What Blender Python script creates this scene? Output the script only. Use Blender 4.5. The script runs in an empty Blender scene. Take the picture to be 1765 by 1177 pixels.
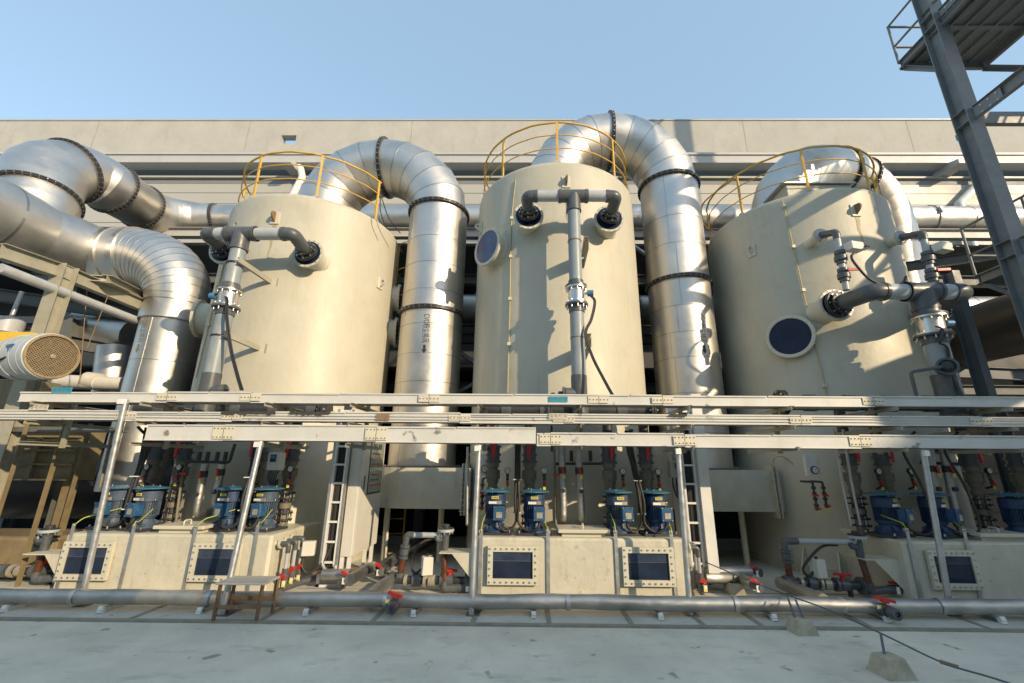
import bpy, math, random
from mathutils import Vector, Matrix
random.seed(7)
R = math.radians
scene = bpy.context.scene
COL = scene.collection

# ---------------------------------------------------------------- camera
CAM_F, CAM_CX, CAM_CY, CAM_H = 730.0, 897.0, 588.5, 1.8
rot = (Matrix.Rotation(R(0.6), 3, 'Z') @ Matrix.Rotation(R(90 + 16), 3, 'X') @ Matrix.Rotation(R(0.45), 3, 'Z'))
cam_data = bpy.data.cameras.new('camera')
cam = bpy.data.objects.new('camera', cam_data)
COL.objects.link(cam)
cam.matrix_world = Matrix.Translation((0, 0, CAM_H)) @ rot.to_4x4()
cam_data.sensor_width = 36
cam_data.lens = CAM_F * 36 / 1765
cam_data.shift_x = -(CAM_CX - 882.5) / 1765
cam_data.clip_end = 2000
cam_data.clip_start = 0.05
scene.camera = cam

# ---------------------------------------------------------------- sky and sun
SUN_EL, SUN_AZ = 21.0, 47.0        # azimuth: degrees to the right of straight behind the camera
world = bpy.data.worlds.new('World')
scene.world = world
world.use_nodes = True
wn = world.node_tree.nodes
bg = wn['Background']
sky = wn.new('ShaderNodeTexSky')
sky.sky_type = 'NISHITA'
sky.sun_disc = False
sky.sun_elevation = R(SUN_EL)
to_sun = Vector((math.sin(R(SUN_AZ)) * math.cos(R(SUN_EL)), -math.cos(R(SUN_AZ)) * math.cos(R(SUN_EL)), math.sin(R(SUN_EL))))
sky.sun_rotation = math.atan2(to_sun.x, to_sun.y)
sky.altitude = 0
sky.air_density = 1.0
sky.dust_density = 0.8
sky.ozone_density = 0.9
hs = wn.new('ShaderNodeHueSaturation')
hs.inputs['Saturation'].default_value = 0.92
hs.inputs['Value'].default_value = 1.05
hs.inputs['Hue'].default_value = 0.494
world.node_tree.links.new(sky.outputs[0], hs.inputs['Color'])
hz = wn.new('ShaderNodeMix')          # even summer haze over the whole dome
hz.data_type = 'RGBA'
hz.inputs['Factor'].default_value = 0.66
hz.inputs['B'].default_value = (1.02, 1.53, 2.02, 1)
world.node_tree.links.new(hs.outputs[0], hz.inputs['A'])
world.node_tree.links.new(hz.outputs['Result'], bg.inputs[0])
bg.inputs[1].default_value = 0.15
sl = bpy.data.lights.new('sun', 'SUN')
sl.energy = 2.0
sl.angle = R(0.6)
sl.color = (1.0, 0.79, 0.52)
so = bpy.data.objects.new('sun', sl)
COL.objects.link(so)
so.rotation_euler = to_sun.to_track_quat('Z', 'Y').to_euler()
scene.view_settings.view_transform = 'Standard'
scene.view_settings.look = 'None'
scene.view_settings.exposure = 1.32
scene.view_settings.gamma = 1.0

# ---------------------------------------------------------------- pixel -> point on a real plane
def ray(px, py):
    return rot @ Vector(((px - CAM_CX) / CAM_F, -(py - CAM_CY) / CAM_F, -1))
def PY(px, py, Y):
    d = ray(px, py)
    return Vector((0, 0, CAM_H)) + d * (Y / d.y)
def PZ(px, py, Z=0.0):
    d = ray(px, py)
    return Vector((0, 0, CAM_H)) + d * ((Z - CAM_H) / d.z)
def PX(px, py, X):
    d = ray(px, py)
    return Vector((0, 0, CAM_H)) + d * (X / d.x)

# ---------------------------------------------------------------- materials
def mat(name, col, rough=0.6, metal=0.0, var=0.12, scale=3.0, bump=0.0, bscale=60.0, stain=None, stain_amt=0.3,
        stain_scale=(1.2, 1.2, 0.25), coat=0.0, spec=0.5, rvar=0.1, detail2=0.0, speck=None):
    m = bpy.data.materials.new(name)
    m.use_nodes = True
    nt = m.node_tree
    N, L = nt.nodes, nt.links
    b = N['Principled BSDF']
    b.inputs['Roughness'].default_value = rough
    b.inputs['Metallic'].default_value = metal
    b.inputs['Specular IOR Level'].default_value = spec
    if coat:
        b.inputs['Coat Weight'].default_value = coat
        b.inputs['Coat Roughness'].default_value = 0.15
    geo = N.new('ShaderNodeNewGeometry')
    n1 = N.new('ShaderNodeTexNoise')
    n1.inputs['Scale'].default_value = scale
    n1.inputs['Detail'].default_value = 6
    n1.inputs['Roughness'].default_value = 0.65
    L.new(geo.outputs['Position'], n1.inputs['Vector'])
    mr = N.new('ShaderNodeMapRange')
    mr.inputs['From Min'].default_value = 0.3
    mr.inputs['From Max'].default_value = 0.7
    mr.inputs['To Min'].default_value = 1 - var
    mr.inputs['To Max'].default_value = 1 + var
    L.new(n1.outputs['Fac'], mr.inputs['Value'])
    mul = N.new('ShaderNodeMix')
    mul.data_type = 'RGBA'
    mul.blend_type = 'MULTIPLY'
    mul.inputs['Factor'].default_value = 1
    mul.inputs['A'].default_value = (*col, 1)
    cmb = N.new('ShaderNodeCombineColor')
    for i in range(3):
        L.new(mr.outputs[0], cmb.inputs[i])
    L.new(cmb.outputs[0], mul.inputs['B'])
    out = mul.outputs['Result']
    if stain is not None:
        mp = N.new('ShaderNodeMapping')
        mp.inputs['Scale'].default_value = stain_scale
        L.new(geo.outputs['Position'], mp.inputs['Vector'])
        n2 = N.new('ShaderNodeTexNoise')
        n2.inputs['Scale'].default_value = 4.0
        n2.inputs['Detail'].default_value = 8
        n2.inputs['Roughness'].default_value = 0.72
        L.new(mp.outputs[0], n2.inputs['Vector'])
        r2 = N.new('ShaderNodeMapRange')
        r2.inputs['From Min'].default_value = 0.54
        r2.inputs['From Max'].default_value = 0.78
        r2.inputs['To Min'].default_value = 0
        r2.inputs['To Max'].default_value = stain_amt
        L.new(n2.outputs['Fac'], r2.inputs['Value'])
        mx = N.new('ShaderNodeMix')
        mx.data_type = 'RGBA'
        L.new(r2.outputs[0], mx.inputs['Factor'])
        L.new(out, mx.inputs['A'])
        mx.inputs['B'].default_value = (*stain, 1)
        out = mx.outputs['Result']
    if speck is not None:
        vz = N.new('ShaderNodeTexNoise')
        vz.inputs['Scale'].default_value = speck[1]
        vz.inputs['Detail'].default_value = 3
        L.new(geo.outputs['Position'], vz.inputs['Vector'])
        r3 = N.new('ShaderNodeMapRange')
        r3.inputs['From Min'].default_value = speck[2]
        r3.inputs['From Max'].default_value = speck[2] + 0.06
        r3.inputs['To Max'].default_value = speck[3]
        L.new(vz.outputs['Fac'], r3.inputs['Value'])
        mx = N.new('ShaderNodeMix')
        mx.data_type = 'RGBA'
        L.new(r3.outputs[0], mx.inputs['Factor'])
        L.new(out, mx.inputs['A'])
        mx.inputs['B'].default_value = (*speck[0], 1)
        out = mx.outputs['Result']
    L.new(out, b.inputs['Base Color'])
    if rvar:
        rr = N.new('ShaderNodeMapRange')
        rr.inputs['From Min'].default_value = 0.3
        rr.inputs['From Max'].default_value = 0.7
        rr.inputs['To Min'].default_value = max(0.03, rough - rvar)
        rr.inputs['To Max'].default_value = min(1, rough + rvar)
        L.new(n1.outputs['Fac'], rr.inputs['Value'])
        L.new(rr.outputs[0], b.inputs['Roughness'])
    if bump:
        n3 = N.new('ShaderNodeTexNoise')
        n3.inputs['Scale'].default_value = bscale
        n3.inputs['Detail'].default_value = 4
        L.new(geo.outputs['Position'], n3.inputs['Vector'])
        bp = N.new('ShaderNodeBump')
        bp.inputs['Strength'].default_value = bump
        bp.inputs['Distance'].default_value = 0.02
        L.new(n3.outputs['Fac'], bp.inputs['Height'])
        L.new(bp.outputs[0], b.inputs['Normal'])
    return m

def duct_mat(name, col, rough, dent=0.35, var=0.06):
    """rolled stainless cladding: faint panel-to-panel tone, slow dents, fine scuffs"""
    m = mat(name, col, rough=rough, metal=1.0, var=var, scale=1.4, rvar=0.07)
    nt = m.node_tree
    N, L = nt.nodes, nt.links
    b = N['Principled BSDF']
    geo = N.new('ShaderNodeNewGeometry')
    mp = N.new('ShaderNodeMapping')
    mp.inputs['Scale'].default_value = (1.2, 1.2, 1.9)
    L.new(geo.outputs['Position'], mp.inputs['Vector'])
    n3 = N.new('ShaderNodeTexNoise')
    n3.inputs['Scale'].default_value = 2.2
    n3.inputs['Detail'].default_value = 2
    L.new(mp.outputs[0], n3.inputs['Vector'])
    bp = N.new('ShaderNodeBump')
    bp.inputs['Strength'].default_value = dent
    bp.inputs['Distance'].default_value = 0.05
    L.new(n3.outputs['Fac'], bp.inputs['Height'])
    n4 = N.new('ShaderNodeTexNoise')
    n4.inputs['Scale'].default_value = 90
    n4.inputs['Detail'].default_value = 3
    L.new(mp.outputs[0], n4.inputs['Vector'])
    b2 = N.new('ShaderNodeBump')
    b2.inputs['Strength'].default_value = 0.08
    b2.inputs['Distance'].default_value = 0.003
    L.new(n4.outputs['Fac'], b2.inputs['Height'])
    L.new(bp.outputs[0], b2.inputs['Normal'])
    L.new(b2.outputs[0], b.inputs['Normal'])
    return m

M = {}
M['frp'] = mat('cream_fibreglass', (0.475, 0.448, 0.355), 0.5, var=0.06, scale=1.6, bump=0.25, bscale=9,
               stain=(0.33, 0.27, 0.16), stain_amt=0.42, stain_scale=(2.6, 2.6, 0.30), rvar=0.08, speck=((0.35, 0.31, 0.22), 1.7, 0.64, 0.22))
M['frp_sump'] = mat('cream_fibreglass_sump', (0.54, 0.515, 0.415), 0.5, var=0.09, scale=3, bump=0.3, bscale=14,
                    stain=(0.36, 0.25, 0.12), stain_amt=0.5, stain_scale=(2.4, 2.4, 0.5),
                    speck=((0.34, 0.27, 0.16), 11, 0.66, 0.5))
M['frp_grey'] = mat('grey_fibreglass', (0.50, 0.485, 0.40), 0.55, var=0.1, scale=3, bump=0.3, bscale=12,
                    stain=(0.16, 0.14, 0.11), stain_amt=0.5)
M['frame'] = mat('cream_frame', (0.58, 0.55, 0.44), 0.5, var=0.05, scale=6, stain=(0.4, 0.28, 0.14), stain_amt=0.35)
M['steel'] = duct_mat('stainless_duct', (0.62, 0.59, 0.54), 0.46, dent=0.14, var=0.10)
M['clad'] = duct_mat('aluminium_cladding', (0.60, 0.585, 0.55), 0.47, dent=0.12, var=0.10)
M['seam'] = mat('duct_seam', (0.42, 0.41, 0.39), 0.4, metal=1.0, var=0.15)
M['insul'] = duct_mat('foil_insulation', (0.47, 0.465, 0.44), 0.52, dent=0.5, var=0.25)
M['flange'] = mat('dark_flange', (0.028, 0.027, 0.026), 0.45, var=0.3, scale=10)
M['bolt'] = mat('bright_bolt', (0.62, 0.60, 0.56), 0.35, metal=1.0, var=0.1)
M['pvc'] = mat('grey_pvc', (0.082, 0.09, 0.096), 0.38, var=0.12, scale=8, stain=(0.33, 0.32, 0.3), stain_amt=0.35, stain_scale=(5, 5, 2))
M['pvc_dusty'] = mat('dusty_pvc', (0.19, 0.168, 0.128), 0.55, var=0.2, scale=8, stain=(0.28, 0.24, 0.17), stain_amt=0.6, stain_scale=(5, 5, 1))
M['pvc_dark'] = mat('dark_pvc', (0.035, 0.037, 0.04), 0.4, var=0.2, scale=6)
M['pvc_light'] = mat('pale_pvc', (0.40, 0.42, 0.43), 0.4, var=0.1, scale=6, stain=(0.2, 0.19, 0.17), stain_amt=0.35)
M['riser'] = mat('blue_grey_pvc', (0.25, 0.285, 0.30), 0.4, var=0.08, scale=5, stain=(0.55, 0.55, 0.52), stain_amt=0.35, stain_scale=(3, 3, 1.2))
M['brown_pipe'] = mat('brown_clear_pipe', (0.10, 0.036, 0.016), 0.3, var=0.25, scale=8)
M['foil_rust'] = mat('rust_stained_foil', (0.50, 0.46, 0.38), 0.5, metal=0.6, var=0.2, scale=6, stain=(0.40, 0.20, 0.055), stain_amt=1.0, stain_scale=(0.8, 1.5, 1.5))
M['rust_run'] = mat('rust_run', (0.37, 0.30, 0.18), 0.6, var=0.2, scale=14)
M['rubber'] = mat('black_rubber', (0.02, 0.02, 0.021), 0.5, var=0.2)
M['hose'] = mat('black_corrugated_hose', (0.035, 0.03, 0.026), 0.6, var=0.3, scale=20, stain=(0.16, 0.12, 0.08), stain_amt=0.6)
M['red'] = mat('red_handle', (0.52, 0.028, 0.022), 0.4, var=0.12, scale=10)
M['blue'] = mat('blue_motor_paint', (0.018, 0.048, 0.115), 0.5, var=0.3, scale=9, stain=(0.15, 0.15, 0.14), stain_amt=0.6, stain_scale=(6, 6, 2))
M['blue_dusty'] = mat('dusty_blue_motor_paint', (0.050, 0.078, 0.125), 0.6, var=0.35, scale=9, stain=(0.20, 0.19, 0.165), stain_amt=0.8, stain_scale=(5, 5, 2))
M['blue_cap'] = mat('pale_blue_cap', (0.035, 0.155, 0.26), 0.5, var=0.18, scale=14, stain=(0.16, 0.2, 0.2), stain_amt=0.5, stain_scale=(6, 6, 6))
M['blue_box'] = mat('blue_terminal_box', (0.016, 0.080, 0.185), 0.45, var=0.2, scale=16, stain=(0.3, 0.27, 0.2), stain_amt=0.5, stain_scale=(8, 8, 8))
M['meter_blue'] = mat('meter_blue', (0.05, 0.17, 0.33), 0.4)
M['yellow'] = mat('yellow_rail_paint', (0.62, 0.37, 0.05), 0.5, var=0.15, scale=8, stain=(0.3, 0.14, 0.04), stain_amt=0.5, stain_scale=(5, 5, 5))
M['ylabel'] = mat('yellow_label', (0.72, 0.62, 0.08), 0.5, var=0.05)
M['white'] = mat('white_paint', (0.72, 0.71, 0.67), 0.4, var=0.05, scale=4, stain=(0.42, 0.34, 0.22), stain_amt=0.35, stain_scale=(3, 3, 1))
M['tray'] = mat('tray_paint', (0.60, 0.59, 0.55), 0.38, var=0.08, scale=3, stain=(0.36, 0.29, 0.2), stain_amt=0.4, stain_scale=(1.5, 1.5, 1.5),
               speck=((0.10, 0.08, 0.06), 4.5, 0.66, 0.75))
M['tray_in'] = mat('tray_galvanised', (0.30, 0.30, 0.29), 0.5, metal=0.6, var=0.15)
M['galv'] = mat('galvanised_steel', (0.50, 0.51, 0.51), 0.42, metal=0.75, var=0.15, scale=10, stain=(0.3, 0.27, 0.22), stain_amt=0.4, stain_scale=(4, 4, 1))
M['cabinet'] = mat('cabinet_paint', (0.64, 0.62, 0.55), 0.4, var=0.04, scale=3, stain=(0.4, 0.34, 0.24), stain_amt=0.25)
M['cream_steel'] = mat('cream_steel', (0.34, 0.325, 0.255), 0.5, var=0.1, scale=5, stain=(0.25, 0.12, 0.05), stain_amt=0.7, stain_scale=(4, 4, 3))
M['dark_steel'] = mat('blue_grey_steel', (0.085, 0.105, 0.12), 0.5, var=0.15, scale=4, stain=(0.22, 0.22, 0.2), stain_amt=0.35)
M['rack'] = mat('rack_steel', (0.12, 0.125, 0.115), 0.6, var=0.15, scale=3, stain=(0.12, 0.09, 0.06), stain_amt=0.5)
M['tower'] = mat('tower_steel', (0.20, 0.212, 0.215), 0.5, var=0.18, scale=4, stain=(0.34, 0.28, 0.2), stain_amt=0.5, stain_scale=(3, 3, 1))
M['rust'] = mat('rusty_steel', (0.22, 0.13, 0.07), 0.7, var=0.3, scale=14, stain=(0.42, 0.38, 0.32), stain_amt=0.7, stain_scale=(6, 6, 6))
M['black_duct'] = mat('black_duct', (0.03, 0.028, 0.027), 0.45, var=0.25, scale=3)
M['shade_black'] = mat('shade_sheet', (0.022, 0.024, 0.027), 0.95, var=0.3, spec=0.03)  # near-black, the shade behind the rack put into the colour
M['conc_wall'] = mat('parapet_render', (0.40, 0.385, 0.345), 0.9, var=0.10, scale=1.0, bump=0.3, bscale=6, stain=(0.30, 0.29, 0.26), stain_amt=0.7, stain_scale=(0.9, 0.9, 0.25))
M['panel'] = mat('wall_panel', (0.40, 0.39, 0.35), 0.5, var=0.03, scale=0.6)
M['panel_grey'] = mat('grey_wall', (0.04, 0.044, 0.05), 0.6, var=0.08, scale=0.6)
M['gutter'] = mat('gutter_white', (0.43, 0.43, 0.415), 0.5, var=0.05, scale=1.0, stain=(0.3, 0.17, 0.09), stain_amt=0.25)
M['soffit'] = mat('soffit_grey', (0.20, 0.21, 0.21), 0.6, var=0.05)
M['occ'] = mat('shade_building', (0.58, 0.50, 0.38), 0.8, var=0.1, scale=0.5)
M['ground'] = mat('yard_concrete', (0.67, 0.63, 0.525), 0.85, var=0.18, scale=0.8, bump=0.5, bscale=38,
                  stain=(0.33, 0.32, 0.27), stain_amt=0.8, stain_scale=(0.40, 0.9, 0.8), speck=((0.14, 0.13, 0.115), 4.2, 0.655, 0.65))
M['apron'] = mat('apron_concrete', (0.54, 0.525, 0.45), 0.8, var=0.15, scale=1.6, bump=0.35, bscale=30,
                 stain=(0.30, 0.27, 0.20), stain_amt=0.75, stain_scale=(0.9, 1.6, 1.0), speck=((0.14, 0.125, 0.10), 6, 0.66, 0.6))
M['seal'] = mat('joint_strip', (0.27, 0.255, 0.20), 0.8, var=0.2, scale=8)
M['block'] = mat('cast_concrete', (0.40, 0.365, 0.27), 0.9, var=0.25, scale=7, bump=0.6, bscale=30, stain=(0.2, 0.19, 0.16), stain_amt=0.6, stain_scale=(3, 3, 3))
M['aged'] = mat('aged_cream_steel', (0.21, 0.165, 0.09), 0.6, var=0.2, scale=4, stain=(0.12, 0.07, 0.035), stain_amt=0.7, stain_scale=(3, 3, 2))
M['grille'] = mat('dusty_grille', (0.30, 0.22, 0.12), 0.7, var=0.25, scale=20)
M['motor_grey'] = mat('grey_motor', (0.42, 0.45, 0.46), 0.45, var=0.08, scale=5, stain=(0.3, 0.22, 0.14), stain_amt=0.4)
M['yellow_paint'] = mat('yellow_guard', (0.72, 0.45, 0.03), 0.45, var=0.1)
M['tag'] = mat('beige_tag', (0.62, 0.58, 0.46), 0.5, var=0.05)
M['tag_blue'] = mat('blue_tag', (0.04, 0.30, 0.42), 0.5, var=0.05)
M['ink'] = mat('black_ink', (0.03, 0.03, 0.03), 0.5, var=0.05)
M['ink_brown'] = mat('faded_ink', (0.22, 0.19, 0.14), 0.6, var=0.1)
M['ink_blue'] = mat('faded_blue_ink', (0.05, 0.16, 0.22), 0.6, var=0.1)
M['white_tag'] = mat('white_tag', (0.75, 0.74, 0.70), 0.5, var=0.04)
M['brass'] = mat('worn_plate', (0.42, 0.38, 0.28), 0.45, metal=0.4, var=0.2, scale=20)
M['wire_yg'] = mat('green_yellow_wire', (0.42, 0.50, 0.08), 0.5, var=0.1)
M['cord'] = mat('yellow_cord', (0.48, 0.42, 0.22), 0.6, var=0.1)
M['stool_top'] = mat('worn_stool_top', (0.40, 0.375, 0.34), 0.7, var=0.15, scale=9, stain=(0.24, 0.13, 0.07), stain_amt=0.8, stain_scale=(3, 3, 3))
M['bag'] = mat('pale_plastic', (0.6, 0.57, 0.5), 0.6, var=0.1)
def glass(name, col, rough=0.06):
    m = mat(name, col, rough, var=0.35, scale=2.6, rvar=0.04, spec=0.35, coat=0.06)
    return m
M['glass'] = glass('dark_sight_glass', (0.016, 0.026, 0.05))
M['glass_up'] = mat('sight_glass_above_liquid', (0.035, 0.048, 0.085), 0.12, var=0.35, scale=5, spec=0.4, stain=(0.10, 0.10, 0.12), stain_amt=0.5, stain_scale=(3, 3, 1))
M['soot'] = mat('soot_smudge', (0.05, 0.045, 0.04), 0.8, var=0.3, scale=20)
M['glass_round'] = glass('blue_sight_glass', (0.07, 0.10, 0.20), 0.08)
M['glass_navy'] = mat('navy_disc', (0.012, 0.018, 0.045), 0.3, var=0.4, scale=3, spec=0.25)
M['screen'] = mat('screen_dark', (0.03, 0.05, 0.06), 0.15, var=0.1)
M['dial'] = mat('dial_white', (0.7, 0.68, 0.6), 0.3, var=0.05)
M['panel_glass'] = mat('cabinet_pane', (0.24, 0.26, 0.20), 0.12, var=0.25, scale=2.2, coat=0.5)
M['lamp_red'] = mat('button_red', (0.5, 0.06, 0.05), 0.4)
M['lamp_green'] = mat('button_green', (0.05, 0.22, 0.12), 0.4)
M['lamp_yellow'] = mat('button_yellow', (0.6, 0.4, 0.08), 0.4)

# ---------------------------------------------------------------- mesh builder
def frame(d):
    d = Vector(d).normalized()
    a = Vector((0, 0, 1)) if abs(d.z) < 0.95 else Vector((1, 0, 0))
    u = d.cross(a).normalized()
    v = d.cross(u).normalized()
    return u, v

class MB:
    def __init__(s):
        s.v, s.f, s.m, s.s, s.mats = [], [], [], [], []
    def mi(s, m):
        if m is None:
            return 0
        if isinstance(m, str):
            m = M[m]
        if m not in s.mats:
            s.mats.append(m)
        return s.mats.index(m)
    def add(s, verts, faces, m=None, smooth=False):
        o = len(s.v)
        k = s.mi(m)
        s.v += [Vector(p) for p in verts]
        for f in faces:
            s.f.append([i + o for i in f])
            s.m.append(k)
            s.s.append(smooth)
        return s
    def box(s, lo, hi, m=None, rz=0.0, c=None):
        x0, y0, z0 = lo
        x1, y1, z1 = hi
        vs = [Vector(p) for p in ((x0,y0,z0),(x1,y0,z0),(x1,y1,z0),(x0,y1,z0),(x0,y0,z1),(x1,y0,z1),(x1,y1,z1),(x0,y1,z1))]
        if rz:
            c = Vector(c) if c is not None else Vector(((x0+x1)/2, (y0+y1)/2, 0))
            r = Matrix.Rotation(rz, 3, 'Z')
            vs = [r @ (p - c) + c for p in vs]
        return s.add(vs, [(0,3,2,1),(4,5,6,7),(0,1,5,4),(1,2,6,5),(2,3,7,6),(3,0,4,7)], m)
    def bbox(s, lo, hi, b=0.01, m=None, rz=0.0, c=None):
        """box with bevelled vertical and top edges (chamfer b)"""
        x0, y0, z0 = lo
        x1, y1, z1 = hi
        def ring(i, z):
            return [(x0+i+b,y0+i,z),(x1-i-b,y0+i,z),(x1-i,y0+i+b,z),(x1-i,y1-i-b,z),(x1-i-b,y1-i,z),(x0+i+b,y1-i,z),(x0+i,y1-i-b,z),(x0+i,y0+i+b,z)]
        rs = [ring(b*0.6, z0), ring(0, z0+b*0.6), ring(0, z1-b), ring(b*0.35, z1-b*0.35), ring(b, z1)]
        vs = [Vector(p) for r_ in rs for p in r_]
        if rz:
            c = Vector(c) if c is not None else Vector(((x0+x1)/2, (y0+y1)/2, 0))
            r = Matrix.Rotation(rz, 3, 'Z')
            vs = [r @ (p - c) + c for p in vs]
        fs = []
        for k in range(len(rs)-1):
            for i in range(8):
                j = (i+1) % 8
                fs.append((k*8+i, k*8+j, k*8+8+j, k*8+8+i))
        fs.append(tuple(range(7, -1, -1)))
        fs.append(tuple(range((len(rs)-1)*8, len(rs)*8)))
        return s.add(vs, fs, m)
    def bar(s, a, b, w, h, m=None, up=(0, 0, 1)):
        a, b = Vector(a), Vector(b)
        d = (b - a).normalized()
        u = d.cross(Vector(up))
        if u.length < 1e-4:
            u = d.cross(Vector((1, 0, 0)))
        u.normalize()
        v = u.cross(d).normalized()
        vs = []
        for p in (a, b):
            for i, j in ((-1,-1),(1,-1),(1,1),(-1,1)):
                vs.append(p + u*(i*w/2) + v*(j*h/2))
        return s.add(vs, [(0,3,2,1),(4,5,6,7),(0,1,5,4),(1,2,6,5),(2,3,7,6),(3,0,4,7)], m)
    def hbeam(s, a, b, w, h, t=0.012, m=None, up=(0, 0, 1)):
        a, b = Vector(a), Vector(b)
        d = (b - a).normalized()
        u = d.cross(Vector(up))
        if u.length < 1e-4:
            u = d.cross(Vector((1, 0, 0)))
        u.normalize()
        v = u.cross(d).normalized()
        for k in (-1, 1):
            o = v * (k * (h/2 - t/2))
            s.bar(a + o, b + o, w, t, m, up)
        s.bar(a, b, t, h - 2*t, m, up)
        return s
    def channel(s, a, b, w, h, t=0.01, m=None, up=(0, 0, 1), side=1):
        a, b = Vector(a), Vector(b)
        d = (b - a).normalized()
        u = d.cross(Vector(up)).normalized()
        v = u.cross(d).normalized()
        for k in (-1, 1):
            o = v * (k * (h/2 - t/2))
            s.bar(a + o, b + o, w, t, m, up)
        o = u * (side * (w/2 - t/2))
        s.bar(a + o, b + o, t, h - 2*t, m, up)
        return s
    def angle(s, a, b, w, t=0.008, m=None, up=(0, 0, 1)):
        a, b = Vector(a), Vector(b)
        d = (b - a).normalized()
        u = d.cross(Vector(up))
        if u.length < 1e-4:
            u = d.cross(Vector((1, 0, 0)))
        u.normalize()
        v = u.cross(d).normalized()
        s.bar(a + v*(w/2), b + v*(w/2), w, t, m, up)
        s.bar(a - u*(w/2 - t/2) - v*t/2, b - u*(w/2 - t/2) - v*t/2, t, w - t, m, up)
        return s
    def cyl(s, a, b, r, m=None, n=20, r2=None, caps=True):
        a, b = Vector(a), Vector(b)
        if r2 is None:
            r2 = r
        u, v = frame(b - a)
        vs = []
        for p, q in ((a, r), (b, r2)):
            for i in range(n):
                t = 2*math.pi*i/n
                vs.append(p + (u*math.cos(t) + v*math.sin(t))*q)
        s.add(vs, [(i, (i+1) % n, n+(i+1) % n, n+i) for i in range(n)], m, True)
        if caps:
            s.add(vs[:n], [tuple(range(n-1, -1, -1))], m)
            s.add(vs[n:], [tuple(range(n))], m)
        return s
    def lathe(s, prof, o=(0, 0, 0), d=(0, 0, 1), m=None, n=32, smooth=True, a0=0.0, a1=None, split=True):
        """prof: list of (radius, distance along d); sharp at every profile vertex when split"""
        o = Vector(o)
        d = Vector(d).normalized()
        u, v = frame(d)
        if abs(d.z) > 0.99:
            u, v = Vector((1, 0, 0)), Vector((0, 1, 0))
        full = a1 is None
        k = n if full else n + 1
        ang = [a0 + ((2*math.pi if full else a1 - a0) * i / n) for i in range(k)]
        def ring(r, h):
            return [o + d*h + (u*math.cos(t) + v*math.sin(t))*r for t in ang]
        if split:
            for (r0, h0), (r1, h1) in zip(prof, prof[1:]):
                vs = ring(r0, h0) + ring(r1, h1)
                s.add(vs, [(i, (i+1) % k, k+(i+1) % k, k+i) for i in range(k if full else k-1)], m, smooth)
        else:
            vs = []
            for r0, h0 in prof:
                vs += ring(r0, h0)
            fs = []
            for q in range(len(prof)-1):
                fs += [(q*k+i, q*k+(i+1) % k, q*k+k+(i+1) % k, q*k+k+i) for i in range(k if full else k-1)]
            s.add(vs, fs, m, smooth)
        return s
    def tube(s, pts, r, m=None, n=12, caps=True, split=False, close=False):
        """swept circle through pts (mitred); r number or list"""
        pts = [Vector(p) for p in pts]
        N = len(pts)
        rr = r if isinstance(r, (list, tuple)) else [r]*N
        dirs = []
        for i in range(N):
            if close:
                d0 = (pts[i] - pts[i-1]).normalized()
                d1 = (pts[(i+1) % N] - pts[i]).normalized()
            else:
                d0 = (pts[i] - pts[i-1]).normalized() if i else (pts[1] - pts[0]).normalized()
                d1 = (pts[i+1] - pts[i]).normalized() if i < N-1 else d0
            dirs.append((d0, d1))
        u, v = frame(dirs[0][1])
        rings = []
        for i in range(N):
            d0, d1 = dirs[i]
            t = (d0 + d1).normalized()
            # transport u to d1
            u = (u - d0 * u.dot(d0)).normalized()
            c = max(0.35, t.dot(d0))
            base = [(u*math.cos(2*math.pi*k/n) + d0.cross(u)*math.sin(2*math.pi*k/n))*rr[i] for k in range(n)]
            ring = []
            for q in base:
                # slide along d0 onto the mitre plane
                ring.append(pts[i] + q - d0 * (q.dot(t) / c))
            rings.append(ring)
            # rotate u into d1 frame
            ax = d0.cross(d1)
            if ax.length > 1e-6:
                u = Matrix.Rotation(d0.angle(d1), 3, ax.normalized()) @ u
        if split:
            for a, b in zip(rings, rings[1:]):
                s.add(a + b, [(i, (i+1) % n, n+(i+1) % n, n+i) for i in range(n)], m, True)
        else:
            vs = [p for g in rings for p in g]
            fs = []
            for q in range(N-1 if not close else N):
                w = (q+1) % N
                fs += [(q*n+i, q*n+(i+1) % n, w*n+(i+1) % n, w*n+i) for i in range(n)]
            s.add(vs, fs, m, True)
        if caps and not close:
            s.add(rings[0], [tuple(range(n-1, -1, -1))], m)
            s.add(rings[-1], [tuple(range(n))], m)
        s.rings = rings
        return s
    def sphere(s, c, r, m=None, n=12, k=8, sq=(1, 1, 1)):
        c = Vector(c)
        vs = []
        for j in range(1, k):
            t = math.pi*j/k
            for i in range(n):
                p = 2*math.pi*i/n
                vs.append(c + Vector((math.sin(t)*math.cos(p)*r*sq[0], math.sin(t)*math.sin(p)*r*sq[1], math.cos(t)*r*sq[2])))
        fs = []
        for j in range(k-2):
            fs += [(j*n+i, j*n+n+i, j*n+n+(i+1) % n, j*n+(i+1) % n) for i in range(n)]
        vs += [c + Vector((0, 0, r*sq[2])), c - Vector((0, 0, r*sq[2]))]
        a = len(vs) - 2
        fs += [(a, i, (i+1) % n) for i in range(n)]
        fs += [(a+1, (k-2)*n+(i+1) % n, (k-2)*n+i) for i in range(n)]
        return s.add(vs, fs, m, True)
    def prism(s, poly, a, b, m=None, plane='XZ'):
        """2-D polygon extruded between a and b along the third axis"""
        def P3(p, t):
            if plane == 'XZ':
                return Vector((p[0], t, p[1]))
            if plane == 'YZ':
                return Vector((t, p[0], p[1]))
            return Vector((p[0], p[1], t))
        n = len(poly)
        vs = [P3(p, a) for p in poly] + [P3(p, b) for p in poly]
        return s.add(vs, [tuple(range(n)), tuple(range(2*n-1, n-1, -1))] + [(i, n+i, n+(i+1) % n, (i+1) % n) for i in range(n)], m)
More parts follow.
